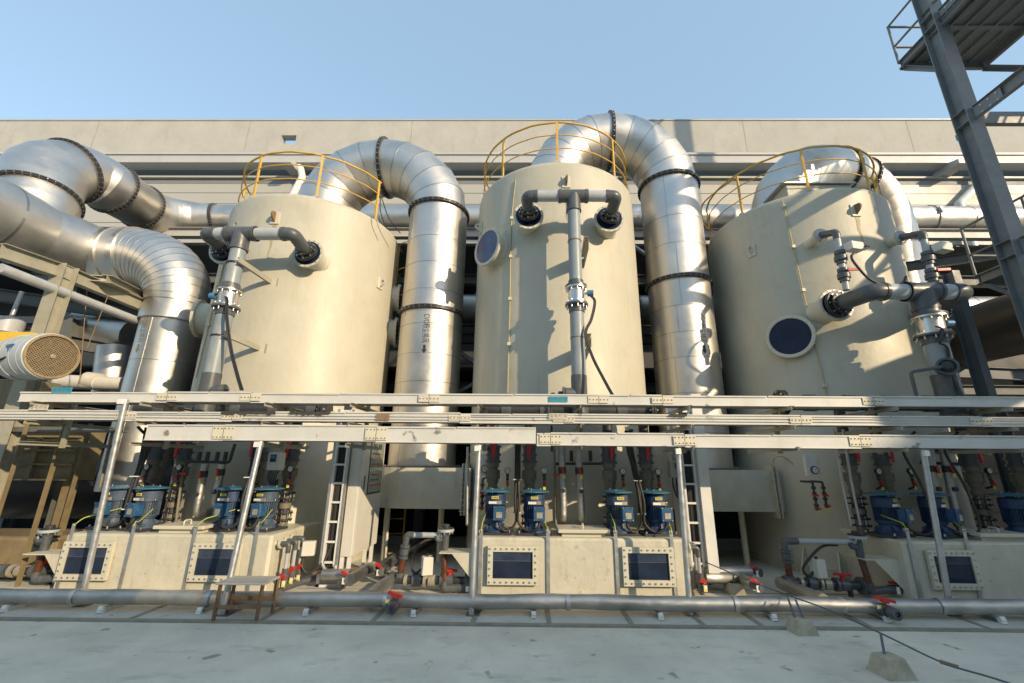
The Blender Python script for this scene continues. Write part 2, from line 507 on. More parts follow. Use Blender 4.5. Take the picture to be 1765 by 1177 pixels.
    def xf(s, mtx, start=0):
        for i in range(start, len(s.v)):
            s.v[i] = mtx @ s.v[i]
        return s
    def build(s, name, m=None, parent=None, kind=None, label=None):
        me = bpy.data.meshes.new(name)
        off = Vector((0, 0, 0))
        if parent is not None:
            p = parent
            while p is not None:
                off += p.location
                p = p.parent
        me.from_pydata([tuple(p - off) for p in s.v], [], s.f)
        if m is not None and not s.mats:
            s.mats = [M[m] if isinstance(m, str) else m]
        elif m is not None:
            mm = M[m] if isinstance(m, str) else m
            # faces added with m=None take slot 0: make slot 0 the given material
            if mm in s.mats and s.mats[0] is not mm:
                raise RuntimeError('slot order ' + name)
        for q in s.mats:
            me.materials.append(q)
        me.polygons.foreach_set('material_index', s.m)
        me.polygons.foreach_set('use_smooth', s.s)
        me.update()
        o = bpy.data.objects.new(name, me)
        COL.objects.link(o)
        if parent is not None:
            o.parent = parent
        if kind:
            o['kind'] = kind
        if label:
            o['label'] = label
        return o

def NB(m):
    """a builder whose slot 0 is material m"""
    b = MB()
    b.mi(m)
    return b

def thing(name, label, cat, loc=(0, 0, 0), group=None):
    o = bpy.data.objects.new(name, None)
    o.empty_display_size = 0.1
    COL.objects.link(o)
    o.location = loc
    o['label'] = label
    o['category'] = cat
    if group:
        o['group'] = group
    return o

def tag(o, label, cat, group=None):
    o['label'] = label
    o['category'] = cat
    if group:
        o['group'] = group
    return o

def copy_tree(o, parent=None):
    c = o.copy()
    COL.objects.link(c)
    if parent is not None:
        c.parent = parent
    for ch in [q for q in bpy.data.objects if q.parent == o]:
        copy_tree(ch, c)
    return c

def bez(pts, n=8):
    """Catmull-Rom through pts"""
    pts = [Vector(p) for p in pts]
    q = [pts[0]*2 - pts[1]] + pts + [pts[-1]*2 - pts[-2]]
    out = []
    for i in range(1, len(q)-2):
        for k in range(n):
            t = k/n
            a, b, c, d = q[i-1], q[i], q[i+1], q[i+2]
            out.append(0.5*((2*b) + (c-a)*t + (2*a-5*b+4*c-d)*t*t + (3*b-a-3*c+d)*t**3))
    out.append(pts[-1])
    return out

def rounded(pts, r, n=5):
    """polyline with its corners rounded to radius r: pipe elbows"""
    pts = [Vector(p) for p in pts]
    out = [pts[0]]
    for i in range(1, len(pts)-1):
        a, b, c = pts[i-1], pts[i], pts[i+1]
        d0, d1 = (a-b).normalized(), (c-b).normalized()
        ang = d0.angle(d1)
        L = min(r / math.tan(ang/2), (a-b).length*0.49, (c-b).length*0.49) if ang > 0.01 else 0
        p0, p1 = b + d0*L, b + d1*L
        for k in range(n+1):
            t = k/n
            out.append(p0*(1-t)**2 + b*2*t*(1-t) + p1*t*t)
    out.append(pts[-1])
    return out

def text_mesh(txt, size):
    """(verts, faces) of a flat text, centred on the origin in its own x/y plane"""
    cu = bpy.data.curves.new('t', 'FONT')
    cu.body = txt
    cu.size = size
    cu.align_x = 'CENTER'
    cu.align_y = 'CENTER'
    o = bpy.data.objects.new('t', cu)
    COL.objects.link(o)
    dg = bpy.context.evaluated_depsgraph_get()
    me = o.evaluated_get(dg).to_mesh()
    vs = [v.co.copy() for v in me.vertices]
    fs = [tuple(p.vertices) for p in me.polygons]
    o.evaluated_get(dg).to_mesh_clear()
    bpy.data.objects.remove(o)
    bpy.data.curves.remove(cu)
    return vs, fs

def bolts_ring(b, o, d, r, n, br=0.012, h=0.014, m='bolt', ph=0.0):
    o, d = Vector(o), Vector(d).normalized()
    u, v = frame(d)
    for i in range(n):
        t = 2*math.pi*(i+ph)/n
        p = o + (u*math.cos(t) + v*math.sin(t))*r
        b.cyl(p, p + d*h, br, m, n=6)
# ================================================================ THE SETTING
NB('ground').box((-80, -60, -0.3), (90, 5.56, 0.0)).build('ground', 'ground', kind='structure')
NB('ground').box((-60, 5.56, -0.3), (60, 60, -0.004)).build('rear_ground', 'ground', kind='structure')
NB('apron').box((-30, 5.575, -0.2), (40, 14.0, 0.012)).build('concrete_apron', 'apron', kind='structure')
b = NB('seal')
b.box((-30, 5.545, -0.02), (40, 5.61, 0.022))
sx = [PZ(5, 1055).x, PZ(231, 1066).x, PZ(452, 1070).x, PZ(815, 1076).x, PZ(947, 1080).x, PZ(1090, 1080).x,
      PZ(1213, 1080).x, PZ(1312, 1080).x, PZ(1690, 1080).x, PZ(1500, 1082).x, PZ(640, 1075).x]
for x in sx:
    b.box((x - 0.03, 5.615, 0.0), (x + 0.03, 6.49, 0.019))
b.box((-30, 5.9, 0.0), (-6.9, 5.93, 0.016))
b.box((-3.3, 6.9, 0.0), (-0.8, 6.93, 0.016))
b.box((2.6, 6.9, 0.0), (5.0, 6.93, 0.016))
b.build('joint_strips', 'seal', kind='structure')

# ---------------- factory building across the back
Yb = 14.0
def zrow(row, Y=Yb):
    return PY(880, row, Y).z
fb = thing('factory_building', 'long cream factory wall with a concrete parapet filling the back of the yard', 'building', (0, Yb, 0))
zt, zb = zrow(208), zrow(262)
holes = [(PY(484, 240, Yb).x, PY(510, 240, Yb).x), (PY(1648, 240, Yb).x, PY(1669, 240, Yb).x)]
hz0, hz1 = zrow(248), zrow(233)
b = NB('conc_wall')
xs = [-45] + [v for h in holes for v in h] + [60]
for i in range(0, len(xs), 2):
    b.box((xs[i], Yb, zb), (xs[i+1], Yb + 0.3, zt))
for h0, h1 in holes:
    b.box((h0, Yb, zb), (h1, Yb + 0.3, hz0))
    b.box((h0, Yb, hz1), (h1, Yb + 0.3, zt))
b.box((-45, Yb - 0.03, zt), (60, Yb + 0.33, zt + 0.05))
for x in (-24, -17.4, -11.2, -4.6, 2.1, 8.7, 15.2, 21.9):
    b.box((x, Yb - 0.004, zb), (x + 0.022, Yb - 0.0005, zt), 'seal')
b.box((-45, Yb - 0.012, zb - 0.03), (60, Yb - 0.001, zb + 0.02))
b.build('parapet', 'conc_wall', fb)
b = NB('gutter')
Yg = 13.55
g1, g0 = PY(880, 265, Yg).z, PY(880, 280, Yg).z
b.box((-45, Yg, g0), (60, Yb - 0.003, g1))
b.box((-45, Yg - 0.05, g1 - 0.06), (60, Yg, g1 + 0.03))
b.box((-45, Yg - 0.03, g0 - 0.02), (60, Yg, g0 + 0.05))
b.build('gutter', 'gutter', fb)
b = NB('soffit')
b.box((-45, Yb + 0.25, zrow(303, Yb + 0.25)), (60, Yb + 0.4, g0 + 0.4))
b.build('recessed_band', 'soffit', fb)
b = NB('panel')
s1, s0 = zrow(303, 13.95), zrow(306, 13.95)
b.box((-45, 13.95, s0), (60, Yb + 0.25, s1))
b.box((-45, 14.06, zrow(317, 14.06)), (60, Yb + 0.3, s0), 'soffit')
pz = [zrow(317, 14.0), zrow(333, 14.0), zrow(352, 14.0), zrow(385, 14.0), zrow(420, 14.0)]
for a, c in zip(pz, pz[1:]):
    b.box((-45, 14.0, c + 0.012), (60, 14.2, a - 0.012))
b.build('wall', 'panel', fb)
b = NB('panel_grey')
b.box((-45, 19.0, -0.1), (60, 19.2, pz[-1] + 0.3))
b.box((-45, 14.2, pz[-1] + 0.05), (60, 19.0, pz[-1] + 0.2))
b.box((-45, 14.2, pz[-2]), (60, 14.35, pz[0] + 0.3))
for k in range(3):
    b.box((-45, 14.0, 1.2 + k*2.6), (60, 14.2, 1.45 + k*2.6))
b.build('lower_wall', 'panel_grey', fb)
b = NB('shade_black')
b.box((-45, 11.62, -0.1), (60, 11.7, 4.25))  # black sheet added where the gaps between the tanks fall into shade
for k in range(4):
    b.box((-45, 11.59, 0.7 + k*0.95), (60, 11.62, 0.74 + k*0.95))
b.build('shade_sheet', 'shade_black', fb)
# two bracketed rain pipes
for k, (x0, y0, x1, y1, x2, y2) in enumerate([(517, 285, 521, 306, 500, 345), (1690, 292, 1692, 312, 1653, 352)]):
    pa, pb, pc = PY(x0, y0, 13.7), PY(x1, y1, 13.72), PY(x2, y2, 13.75)
    c = NB('white')
    c.tube(rounded([pa, pb, pc, pc - Vector((0, 0, 2.6))], 0.16), 0.15 if k else 0.13, n=16)
    c.build('rain_pipe', 'white', fb)
for x in (PY(496, 290, 13.4).x, PY(1655, 290, 13.4).x):
    c = NB('gutter')
    c.prism([(13.2, g0 - 0.28), (14.2, g0 - 0.28), (14.2, g0), (13.55, g0), (13.2, g0 - 0.1)], x - 0.2, x + 0.2, plane='YZ')
    c.build('gutter_bracket', 'gutter', fb)
# lightning wire on the parapet
lw = thing('lightning_wire', 'thin wire on short stubs along the top of the parapet', 'wire', (0, Yb, zt))
c = NB('galv')
pp = []
for i in range(47):
    x = -34 + i*1.7
    c.cyl((x, Yb + 0.1, zt + 0.05), (x, Yb + 0.1, zt + 0.17), 0.012, n=6)
    pp.append((x, Yb + 0.1, zt + 0.17))
c.build('stub', 'galv', lw)
c = NB('galv')
c.tube(pp, 0.011, n=5)
c.build('wire', 'galv', lw)

# ---------------- unseen building behind the camera, added and stepped to shade the yard
ob = thing('shade_building', 'unseen stepped brown building added on the other side of the yard to shade it', 'building', (10, -20, 0))
b = NB('occ')
YO0, YO1 = -21.0, -20.0
def occ(x0, x1, z0, z1):
    b.box((x0, YO0, z0), (x1, YO1, z1))
occ(-60, 33.0, 0, 14.80)
occ(33.0, 33.6, 0, 16.83)
# openings cut through the taller part let sun patches reach the right sump
occ(33.6, 80, 0, 14.58)
occ(33.6, 33.9, 14.58, 15.13)
occ(34.5, 34.75, 14.58, 15.13)
occ(35.4, 80, 14.58, 15.13)
occ(33.6, 80, 15.13, 17.14)
b.build('walls', 'occ', ob)
b = NB('glass')  # panes added on the unseen wall for the ducts to reflect
for i in range(-10, 18):
    for z in (1.2, 5.2, 9.2):
        b.box((i*4 + 0.6, -20.0, z), (i*4 + 3.0, -19.98, z + 1.9))
b.build('windows', 'glass', ob)
# ================================================================ SCRUBBER TANKS
TY, TR = 9.2, 1.85
TK = [dict(x=-4.98, h=7.05), dict(x=0.725, h=7.8), dict(x=6.42, h=7.2)]
TANK_LABEL = ['leftmost of the three cream scrubber tanks, the cream cabinet at its foot',
              'tallest cream scrubber tank, in the middle, with an oval sight glass on its left shoulder',
              'cream scrubber tank beside the stair tower, navy round sight glass low on its front']
def on_tank(k, ang, z, r=None):
    """ang: degrees from straight toward the yard, positive to the right"""
    r = TR if r is None else r
    t = TK[k]
    a = R(ang)
    return Vector((t['x'] + math.sin(a)*r, TY - math.cos(a)*r, z))
def rad(ang):
    return Vector((math.sin(R(ang)), -math.cos(R(ang)), 0))

def nozzle(parent, c, d, length, r, fr, face='glass_navy', name='nozzle', bolts=16, facer=None):
    """flanged stub from the shell: c = flange face centre, d = outward"""
    c, d = Vector(c), Vector(d).normalized()
    b = NB('frame')
    b.cyl(c - d*length, c - d*0.02, r, n=36, caps=False)
    b.lathe([(r*1.12, -length), (r, -length + 0.09)], c, d, n=36)
    b.lathe([(r, -0.055), (fr, -0.055), (fr, -0.028), (r*0.9, -0.028)], c, d, n=40)
    b.lathe([(r, -0.024), (fr*0.995, -0.024), (fr*0.995, 0.0), (fr*0.845, 0.0), (fr*0.845, -0.016)], c, d, n=40)
    bolts_ring(b, c, d, fr*0.925, bolts, br=fr*0.03, h=0.016)
    o = b.build(name, 'frame', parent)
    g = NB(face)
    g.cyl(c - d*0.024, c - d*0.012, fr*0.85, n=40)
    g.build('cover_disc' if face == 'glass_navy' else 'pane', face, o)
    return o

def handrail(parent, k, a0, a1, posts, z0, r=1.76):
    H = 1.02
    t = TK[k]
    def P(a, z):
        return (t['x'] + math.sin(R(a))*r, TY - math.cos(R(a))*r, z)
    n = 40
    rl = NB('yellow')
    for q, zz in enumerate((0.36, 0.70, H)):
        ps = [P(a0 + (a1-a0)*i/n, z0 + zz + 0.006*math.sin(i*1.7 + q)) for i in range(n+1)]
        rl.tube(ps, 0.021 if q == 2 else 0.012, n=8)
    o = thing('handrail', '', 'x', (t['x'], TY, z0))
    del o['label'], o['category']
    o.parent = parent
    o.location = Vector((t['x'], TY, z0)) - parent.location
    rl.build('rails', 'yellow', o)
    for a in posts:
        c = NB('yellow')
        c.bar(P(a, z0 - 0.02), P(a, z0 + H), 0.045, 0.03, up=rad(a))
        c.box((P(a, 0)[0] - 0.06, P(a, 0)[1] - 0.05, z0 - 0.02), (P(a, 0)[0] + 0.06, P(a, 0)[1] + 0.05, z0 + 0.012), 'frp')
        c.build('post', 'yellow', o)
    return o

def lug(parent, k, ang, z, rusty=False):
    d = rad(ang)
    p = on_tank(k, ang, z)
    u = Vector((0, 0, 1)).cross(d)
    b = NB('frame')
    b.bar(p - d*0.02, p + d*0.022, 0.17, 0.26)
    def V(a, zz, s):
        return p + d*a + Vector((0, 0, zz)) + u*s
    poly = [(0.02, -0.10), (0.13, -0.03), (0.16, 0.03), (0.13, 0.09), (0.02, 0.12)]
    vs = [V(a, zz, s) for s in (-0.014, 0.014) for a, zz in poly]
    n = 5
    b.add(vs, [tuple(range(n)), tuple(range(2*n-1, n-1, -1))] + [(i, n+i, n+(i+1) % n, (i+1) % n) for i in range(n)], 'rust' if rusty else 'frame')
    q = p + d*0.095 + Vector((0, 0, 0.03))
    b.cyl(q - u*0.017, q + u*0.017, 0.028, 'rust', n=12)
    b.build('lifting_lug', 'frame', parent)
    if rusty:
        s_ = NB('rust_run')
        L = 0.75
        for q in range(10):
            t0, t1 = q/10, (q+1)/10
            w0, w1 = 0.035*(1-t0)+0.006, 0.035*(1-t1)+0.006
            e0, e1 = 0.012*math.sin(q*1.3), 0.012*math.sin(q*1.3+1.3)
            a_ = p + d*0.0035 - Vector((0, 0, 0.13 + L*t0)) + u*e0
            c_ = p + d*0.0035 - Vector((0, 0, 0.13 + L*t1)) + u*e1
            s_.add([a_ - u*w0, c_ - u*w1, c_ + u*w1, a_ + u*w0], [(0, 1, 2, 3)])
        s_.build('rust_run', 'rust_run', parent)

tanks = []
for k, t in enumerate(TK):
    th = thing('scrubber_tank', TANK_LABEL[k], 'tank', (t['x'], TY, 0), 'cream scrubber tanks')
    tanks.append(th)
    H = t['h']
    b = NB('frp')
    prof = [(TR + 0.02, 0.0), (TR + 0.02, 0.14)]
    b.lathe(prof, (t['x'], TY, 0), m='frp', n=128)
    b.lathe([(TR + 0.02, 0.14), (TR, 0.18), (TR, H - 0.11)], (t['x'], TY, 0), m='frp', n=128, split=False)
    sh = [(TR, H - 0.11)] + [(TR - 0.11 + 0.11*math.cos(a), H - 0.11 + 0.11*math.sin(a)) for a in (0.4, 0.8, 1.2, 1.57)] + [(1.0, H + 0.10), (0.0, H + 0.13)]
    b.lathe(sh, (t['x'], TY, 0), m='frp', n=128, split=False)
    b.build('shell', 'frp', th)
    # gussets at the foot
    for a in (-55, -62, 52, 60, -40):
        g = NB('frame')
        d = rad(a)
        p0 = on_tank(k, a, 0)
        u = Vector((0, 0, 1)).cross(d)
        vs = [p0 + u*s + q for s in (-0.012, 0.012) for q in (Vector((0, 0, 0)), d*0.26, d*0.26 + Vector((0, 0, 0.05)), Vector((0, 0, 0.42)) + d*0.06, Vector((0, 0, 0.42)))]
        n = 5
        g.add(vs, [tuple(range(n)), tuple(range(2*n-1, n-1, -1))] + [(i, n+i, n+(i+1) % n, (i+1) % n) for i in range(n)])
        g.build('foot_gusset', 'frame', th)

# lugs
lug(tanks[0], 0, 1, 6.42, True)
lug(tanks[1], 1, 3, 7.26, True)
lug(tanks[1], 1, -68, 6.9)
lug(tanks[2], 2, 2, 6.62, True)
lug(tanks[2], 2, -58, 6.2)
lug(tanks[0], 0, 72, 5.6)
# handrails
handrail(tanks[0], 0, -118, 66, (-112, -70, -22, 22, 64), TK[0]['h'])
handrail(tanks[1], 1, -112, 92, (-108, -44, -2, 44, 88), TK[1]['h'])
handrail(tanks[2], 2, -112, 66, (-62, -20, 22, 62, -108), TK[2]['h'])
# nozzles that face the yard
NZ = {}
def yard_nozzle(k, px, py, Yf, r, fr, **kw):
    c = PY(px, py, Yf)
    t = TK[k]
    ys = TY - math.sqrt(max(0.05, TR**2 - (c.x - t['x'])**2))
    nozzle(tanks[k], c, (0, -1, 0), ys - Yf + 0.12, r, fr, **kw)
    return c
NZ['1a'] = yard_nozzle(0, 386, 430, 7.25, 0.22, 0.29)
NZ['1b'] = yard_nozzle(0, 530, 436, 7.25, 0.22, 0.29)
NZ['2a'] = yard_nozzle(1, 911, 371, 7.15, 0.22, 0.29)
NZ['2b'] = yard_nozzle(1, 1050, 376, 7.2, 0.22, 0.29)
NZ['3a'] = yard_nozzle(2, 1442, 525, 7.2, 0.235, 0.30)
NZ['3b'] = yard_nozzle(2, 1612, 528, 7.25, 0.255, 0.30)
NZ['3c'] = yard_nozzle(2, 1415, 405, 7.20, 0.085, 0.135, bolts=8)
NZ['3d'] = yard_nozzle(2, 1552, 409, 7.22, 0.085, 0.135, bolts=8)
# round sight glasses (radial)
nozzle(tanks[1], on_tank(1, -47, 6.05, TR + 0.22), rad(-47), 0.30, 0.34, 0.41, face='glass_round', name='sight_glass', bolts=28)
nozzle(tanks[2], on_tank(2, -44, 4.17, TR + 0.10), rad(-44), 0.16, 0.36, 0.42, face='glass_navy', name='sight_glass', bolts=28)
nozzle(tanks[0], on_tank(0, -74, 4.75, TR + 0.3), rad(-74), 0.4, 0.34, 0.41, face='glass_round', name='sight_glass', bolts=28)
# side manways of the left tank, seen edge-on beside the duct
nozzle(tanks[0], on_tank(0, 101, 5.6, TR + 0.14), rad(101), 0.2, 0.30, 0.36, face='pvc_dark', name='side_manway', bolts=20)
nozzle(tanks[0], on_tank(0, 101, 4.75, TR + 0.14), rad(101), 0.2, 0.30, 0.36, face='pvc_dark', name='side_manway', bolts=20)

# measuring cords that run down two shells
def cord(k, pts, name='cord'):
    ps = []
    for (px, py) in pts:
        # nearest hit of the pixel ray with the shell
        d = ray(px, py)
        o = Vector((0, 0, CAM_H)) - Vector((TK[k]['x'], TY, 0))
        a = d.x**2 + d.y**2
        bq = 2*(d.x*o.x + d.y*o.y)
        cq = o.x**2 + o.y**2 - (TR + 0.015)**2
        disc = bq*bq - 4*a*cq
        tt = (-bq - math.sqrt(max(disc, 0)))/(2*a)
        ps.append(Vector((0, 0, CAM_H)) + d*tt)
    c = NB('cord')
    c.tube(bez(ps, 4), 0.011, n=6)
    for p in ps[1:-1]:
        c.box((p.x - 0.03, p.y - 0.03, p.z - 0.03), (p.x + 0.03, p.y + 0.02, p.z + 0.03), 'frame')
    c.build(name, 'cord', tanks[k])
cord(1, [(889, 310), (882, 376), (880, 442), (879, 515), (877, 593), (875, 676)])
cord(2, [(1348, 345), (1351, 355), (1367, 425), (1384, 500), (1402, 578), (1421, 664), (1428, 700)])
cord(0, [(408, 382), (400, 400), (360, 560), (338, 650)])
# ================================================================ DUCTS
DR = 0.69
def seam_ring(b, c, d, r, w=0.02, h=0.006, m='seam'):
    c, d = Vector(c), Vector(d).normalized()
    b.lathe([(r, -w/2), (r + h, -w/2), (r + h, w/2), (r, w/2)], c, d, m=m, n=56)

def flange_ring(parent, c, d, r, w=0.075, h=0.055, nb=36):
    c, d = Vector(c), Vector(d).normalized()
    b = NB('flange')
    b.lathe([(r - 0.01, -w/2), (r + h, -w/2), (r + h, -0.006), (r + h - 0.012, -0.006), (r + h - 0.012, 0.006), (r + h, 0.006), (r + h, w/2), (r - 0.01, w/2)], c, d, n=56)
    u, v = frame(d)
    for i in range(nb):
        t = 2*math.pi*i/nb
        e = u*math.cos(t) + v*math.sin(t)
        b.bar(c + e*(r + h*0.5) - d*(w/2 + 0.015), c + e*(r + h*0.5) + d*(w/2 + 0.015), 0.012, 0.012, 'galv')
        b.bar(c + e*(r + h - 0.004) - d*0.014, c + e*(r + h + 0.004) + d*0.014, 0.010, 0.010, 'galv')
    return b.build('bolted_flange', 'flange', parent)

def duct_text(parent, xc, yc, r, ang, ztop, size, txt='CVD粉尘排风', mname='ink', arrow=True):
    """stencil that reads downwards on a vertical round duct; ang: degrees right of the yard-facing line"""
    vs, fs = text_mesh(txt, size)
    L0 = max(v.x for v in vs) - min(v.x for v in vs)
    L = 4.7*size
    for v in vs:
        v.x *= L/L0
        v.y *= 1.25
    def W(a, h):            # a along the reading direction, h letter-up
        t = R(ang) + (h + 0.0)/r
        return Vector((xc + math.sin(t)*(r + 0.004), yc - math.cos(t)*(r + 0.004), ztop - a))
    b = NB(mname)
    x0 = min(v.x for v in vs)
    b.add([W(v.x - x0, v.y) for v in vs], [tuple(f) for f in fs])
    if arrow:
        s = size
        st, en = L + 0.35*s, L + 1.75*s
        for k in range(4):      # shaft in strips so it follows the curve
            h0, h1 = -0.2*s + k*0.1*s, -0.1*s + k*0.1*s
            b.add([W(st, h0), W(st, h1), W(st + 0.75*s, h1), W(st + 0.75*s, h0)], [(0, 1, 2, 3)])
        for k in range(8):
            h0, h1 = -0.44*s + k*0.11*s, -0.33*s + k*0.11*s
            e = lambda h: en - (abs(h)/(0.44*s))*(en - st - 0.75*s)
            b.add([W(st + 0.75*s, h0), W(st + 0.75*s, h1), W(e(h1), h1), W(e(h0), h0)], [(0, 1, 2, 3)])
    return b.build('stencil', mname, parent)

def arch_duct(name, label, xd, xt, zs, z0, zflanges, zseams, ydx=TY, yt=TY, text=None, r=DR):
    """vertical duct at (xd, ydx) joined by a segmented half circle to the tank mouth at (xt, yt)"""
    th = thing(name, label, 'duct', (xd, ydx, z0), 'stainless exhaust ducts')
    a, c = Vector((xd, ydx, 0)), Vector((xt, yt, 0))
    mid = (a + c)/2
    rb = (a - c).length/2
    e = (a - c).normalized()
    b = NB('steel')
    zz = sorted([z0, zs] + zflanges + zseams)
    b.tube([(xd, ydx, q) for q in zz], r, n=64, caps=False)
    for q in zseams:
        seam_ring(b, (xd, ydx, q), (0, 0, 1), r, 0.014, 0.004)
    # a lengthwise lap joint
    for q0, q1 in zip(zz, zz[1:]):
        t = R(-32 + 14*math.sin(q0*9))
        p = Vector((xd + math.sin(t)*(r + 0.003), ydx - math.cos(t)*(r + 0.003), 0))
        b.bar(p + Vector((0, 0, q0 + 0.01)), p + Vector((0, 0, q1 - 0.01)), 0.012, 0.004, 'seam', up=(math.sin(t), -math.cos(t), 0))
    b.build('straight_duct', 'steel', th)
    for nm, t0, t1, rev in (('elbow', 0, 90, False), ('elbow', 90, 180, True)):
        b = NB('steel')
        N = 5
        ang = [t0 + (t1 - t0)*i/N for i in range(N+1)]
        # mitred centreline: chords through the gore planes
        pts = [mid + e*(rb*math.cos(R(q))) + Vector((0, 0, zs + rb*math.sin(R(q)))) for q in ang]
        rings = []
        for q, p in zip(ang, pts):
            tdir = -e*math.sin(R(q)) + Vector((0, 0, math.cos(R(q))))
            u = e*math.cos(R(q)) + Vector((0, 0, math.sin(R(q))))
            w = e.cross(Vector((0, 0, 1)))
            rings.append([p + (u*math.cos(2*math.pi*i/64) + w*math.sin(2*math.pi*i/64))*r for i in range(64)])
        for g0, g1 in zip(rings, rings[1:]):
            b.add(g0 + g1, [(i, (i+1) % 64, 64+(i+1) % 64, 64+i) for i in range(64)], None, True)
        for q, p in list(zip(ang, pts))[1:-1]:
            tdir = -e*math.sin(R(q)) + Vector((0, 0, math.cos(R(q))))
            seam_ring(b, p, tdir, r - 0.001, 0.022, 0.005)
        b.build(nm, 'steel', th)
    b = NB('steel')
    b.tube([(xt, yt, TZ_TOP), (xt, yt, zs)], r, n=64, caps=False)
    b.build('tank_neck', 'steel', th)
    flange_ring(th, mid + Vector((0, 0, zs + rb)), -e, r)
    for q in zflanges:
        flange_ring(th, (xd, ydx, q), (0, 0, 1), r)
    if text:
        duct_text(th, xd, ydx, r, *text)
    return th

TZ_TOP = 7.0
XB, XC = -2.13, 3.59
ductB = arch_duct('exhaust_duct', 'stainless duct arching off the left tank and dropping between the left and middle tanks',
                  XB, -4.98, 7.62, 1.72, [PY(757, 343, TY - DR).z, PY(742, 527, TY - DR).z],
                  [6.75, 6.1, 5.45, 4.65, 4.0, 3.4, 2.5], text=(3, PY(737, 541, TY - DR).z, 0.135))
TZ_TOP = 7.75
ductC = arch_duct('exhaust_duct', 'stainless duct arching off the tallest tank and dropping between the middle and right tanks',
                  XC, 0.725, 8.42, 1.72, [PY(1155, 295, TY - DR).z, PY(1175, 473, TY - DR).z],
                  [7.3, 6.6, 5.1, 4.5, 3.95, 3.2, 2.4], text=(12, PY(1203, 541, TY - DR).z, 0.135))
dD = thing('exhaust_duct', 'stainless duct swelling off the right tank top and dropping behind its right shoulder', 'duct', (6.2, 9.3, 7.2), 'stainless exhaust ducts')
Dpts = [PY(1348, 425, 9.3), PY(1347, 375, 9.3), PY(1353, 335, 9.3), PY(1378, 305, 9.35), PY(1410, 296, 9.5), PY(1440, 298, 9.75), PY(1475, 312, 10.1), PY(1510, 345, 10.4), PY(1532, 400, 10.6), PY(1545, 460, 10.7), PY(1562, 560, 10.7)]
Drad = [0.68, 0.68, 0.68, 0.67, 0.65, 0.62, 0.60, 0.60, 0.60, 0.60, 0.60]
dc = bez(Dpts, 2)
dr = []
for i in range(len(dc)):
    k = min(i//2, len(Drad)-2)
    dr.append(Drad[k] + (Drad[k+1] - Drad[k])*(i/2 - k))
b = NB('steel')
b.tube(dc, dr, n=56, caps=False, split=True)
b.build('curved_duct', 'steel', dD)
for k in (10, 12, 17):
    flange_ring(dD, dc[k], (dc[k+1] - dc[k-1]).normalized(), dr[k], nb=32)
# curb box under the right tank's arch
c = NB('frp_grey')
kx0, kx1, kz = PY(1356, 330, 8.0).x, PY(1470, 330, 8.0).x, PY(1410, 318, 8.0).z
c.bbox((kx0, 8.0, 7.16), (kx1, 8.6, kz), 0.02)
c.box((kx0 - 0.1, 7.94, kz + 0.003), (kx1 + 0.06, 8.7, kz + 0.035), 'galv')
o = c.build('roof_hatch_curb', 'frp_grey', tanks[2])

# ---------------- cladded duct at the left: vertical, lobster-back bend, then out over the yard
XA, YA, RA = -8.1, 9.2, 0.58
dA = thing('clad_duct', 'aluminium clad duct with a many-ringed elbow, bending down beside the left tank', 'duct', (XA, YA, 1.0), 'stainless exhaust ducts')
zA1 = PY(300, 540, YA - RA).z
zcA = 6.45
b = NB('clad')
b.tube([(XA, YA, z) for z in (1.2, 2.6, 3.6, 4.4, zA1)], RA, n=56, caps=False)
for q in (2.6, PY(270, 618, YA - RA).z, 4.9):
    seam_ring(b, (XA, YA, q), (0, 0, 1), RA, 0.014, 0.004)
t = R(2)
p = Vector((XA + math.sin(t)*(RA + 0.003), YA - math.cos(t)*(RA + 0.003), 0))
b.bar(p + Vector((0, 0, 1.2)), p + Vector((0, 0, zA1)), 0.014, 0.006, 'bolt', up=(0, -1, 0))
b.lathe([(RA, zA1 - 0.06), (RA + 0.05, zA1 - 0.06), (RA + 0.055, zA1 + 0.27), (RA + 0.02, zA1 + 0.27)], (XA, YA, 0), n=56)
b.build('straight_duct', 'clad', dA)
rbA = 1.2
zE = zcA - rbA
cl = []
b = NB('clad')
N = 13
rings = []
for i in range(N+1):
    q = R(90*i/N)
    p = Vector((XA - rbA + rbA*math.cos(q), YA, zE + rbA*math.sin(q)))
    u = Vector((math.cos(q), 0, math.sin(q)))
    w = Vector((0, 1, 0))
    RR = RA + 0.03 + 0.13*i/N
    rings.append([p + (u*math.cos(2*math.pi*k/56) + w*math.sin(2*math.pi*k/56))*RR for k in range(56)])
    if i:
        g0, g1 = rings[-2], rings[-1]
        b.add(g0 + g1, [(k, (k+1) % 56, 56+(k+1) % 56, 56+k) for k in range(56)], None, True)
    seam_ring(b, p, Vector((-math.sin(q), 0, math.cos(q))), RR - 0.002, 0.016, 0.006)
b.tube([(XA, YA, zA1 + 0.2), (XA, YA, zE)], RA + 0.02, n=56, caps=False)
b.build('lobster_elbow', 'clad', dA)
# short cross run, mitre, and the run toward the viewer
Xm = XA - rbA - 1.05
b = NB('clad')
b.tube([(XA - rbA, YA, zcA), (Xm, YA, zcA), (Xm - 0.25, YA - 1.2, zcA), (Xm - 0.35, YA - 6.5, zcA)], RA + 0.16, n=56, caps=False, split=True)
for xx in (XA - rbA - 0.02, XA - rbA - 0.42):
    b.lathe([(RA + 0.16, -0.06), (RA + 0.185, -0.06), (RA + 0.185, 0.06), (RA + 0.16, 0.06)], (xx, YA, zcA), (1, 0, 0), n=56, m='bolt')
for yy in (YA - 1.25, YA - 1.9, YA - 2.9, YA - 4.0):
    seam_ring(b, (Xm - 0.27 - 0.019*(YA - 1.2 - yy), yy, zcA), (0.02, 1, 0), RA + 0.16, 0.05 if yy == YA - 1.9 else 0.02, 0.02 if yy == YA - 1.9 else 0.008)
b.build('cross_run', 'clad', dA)
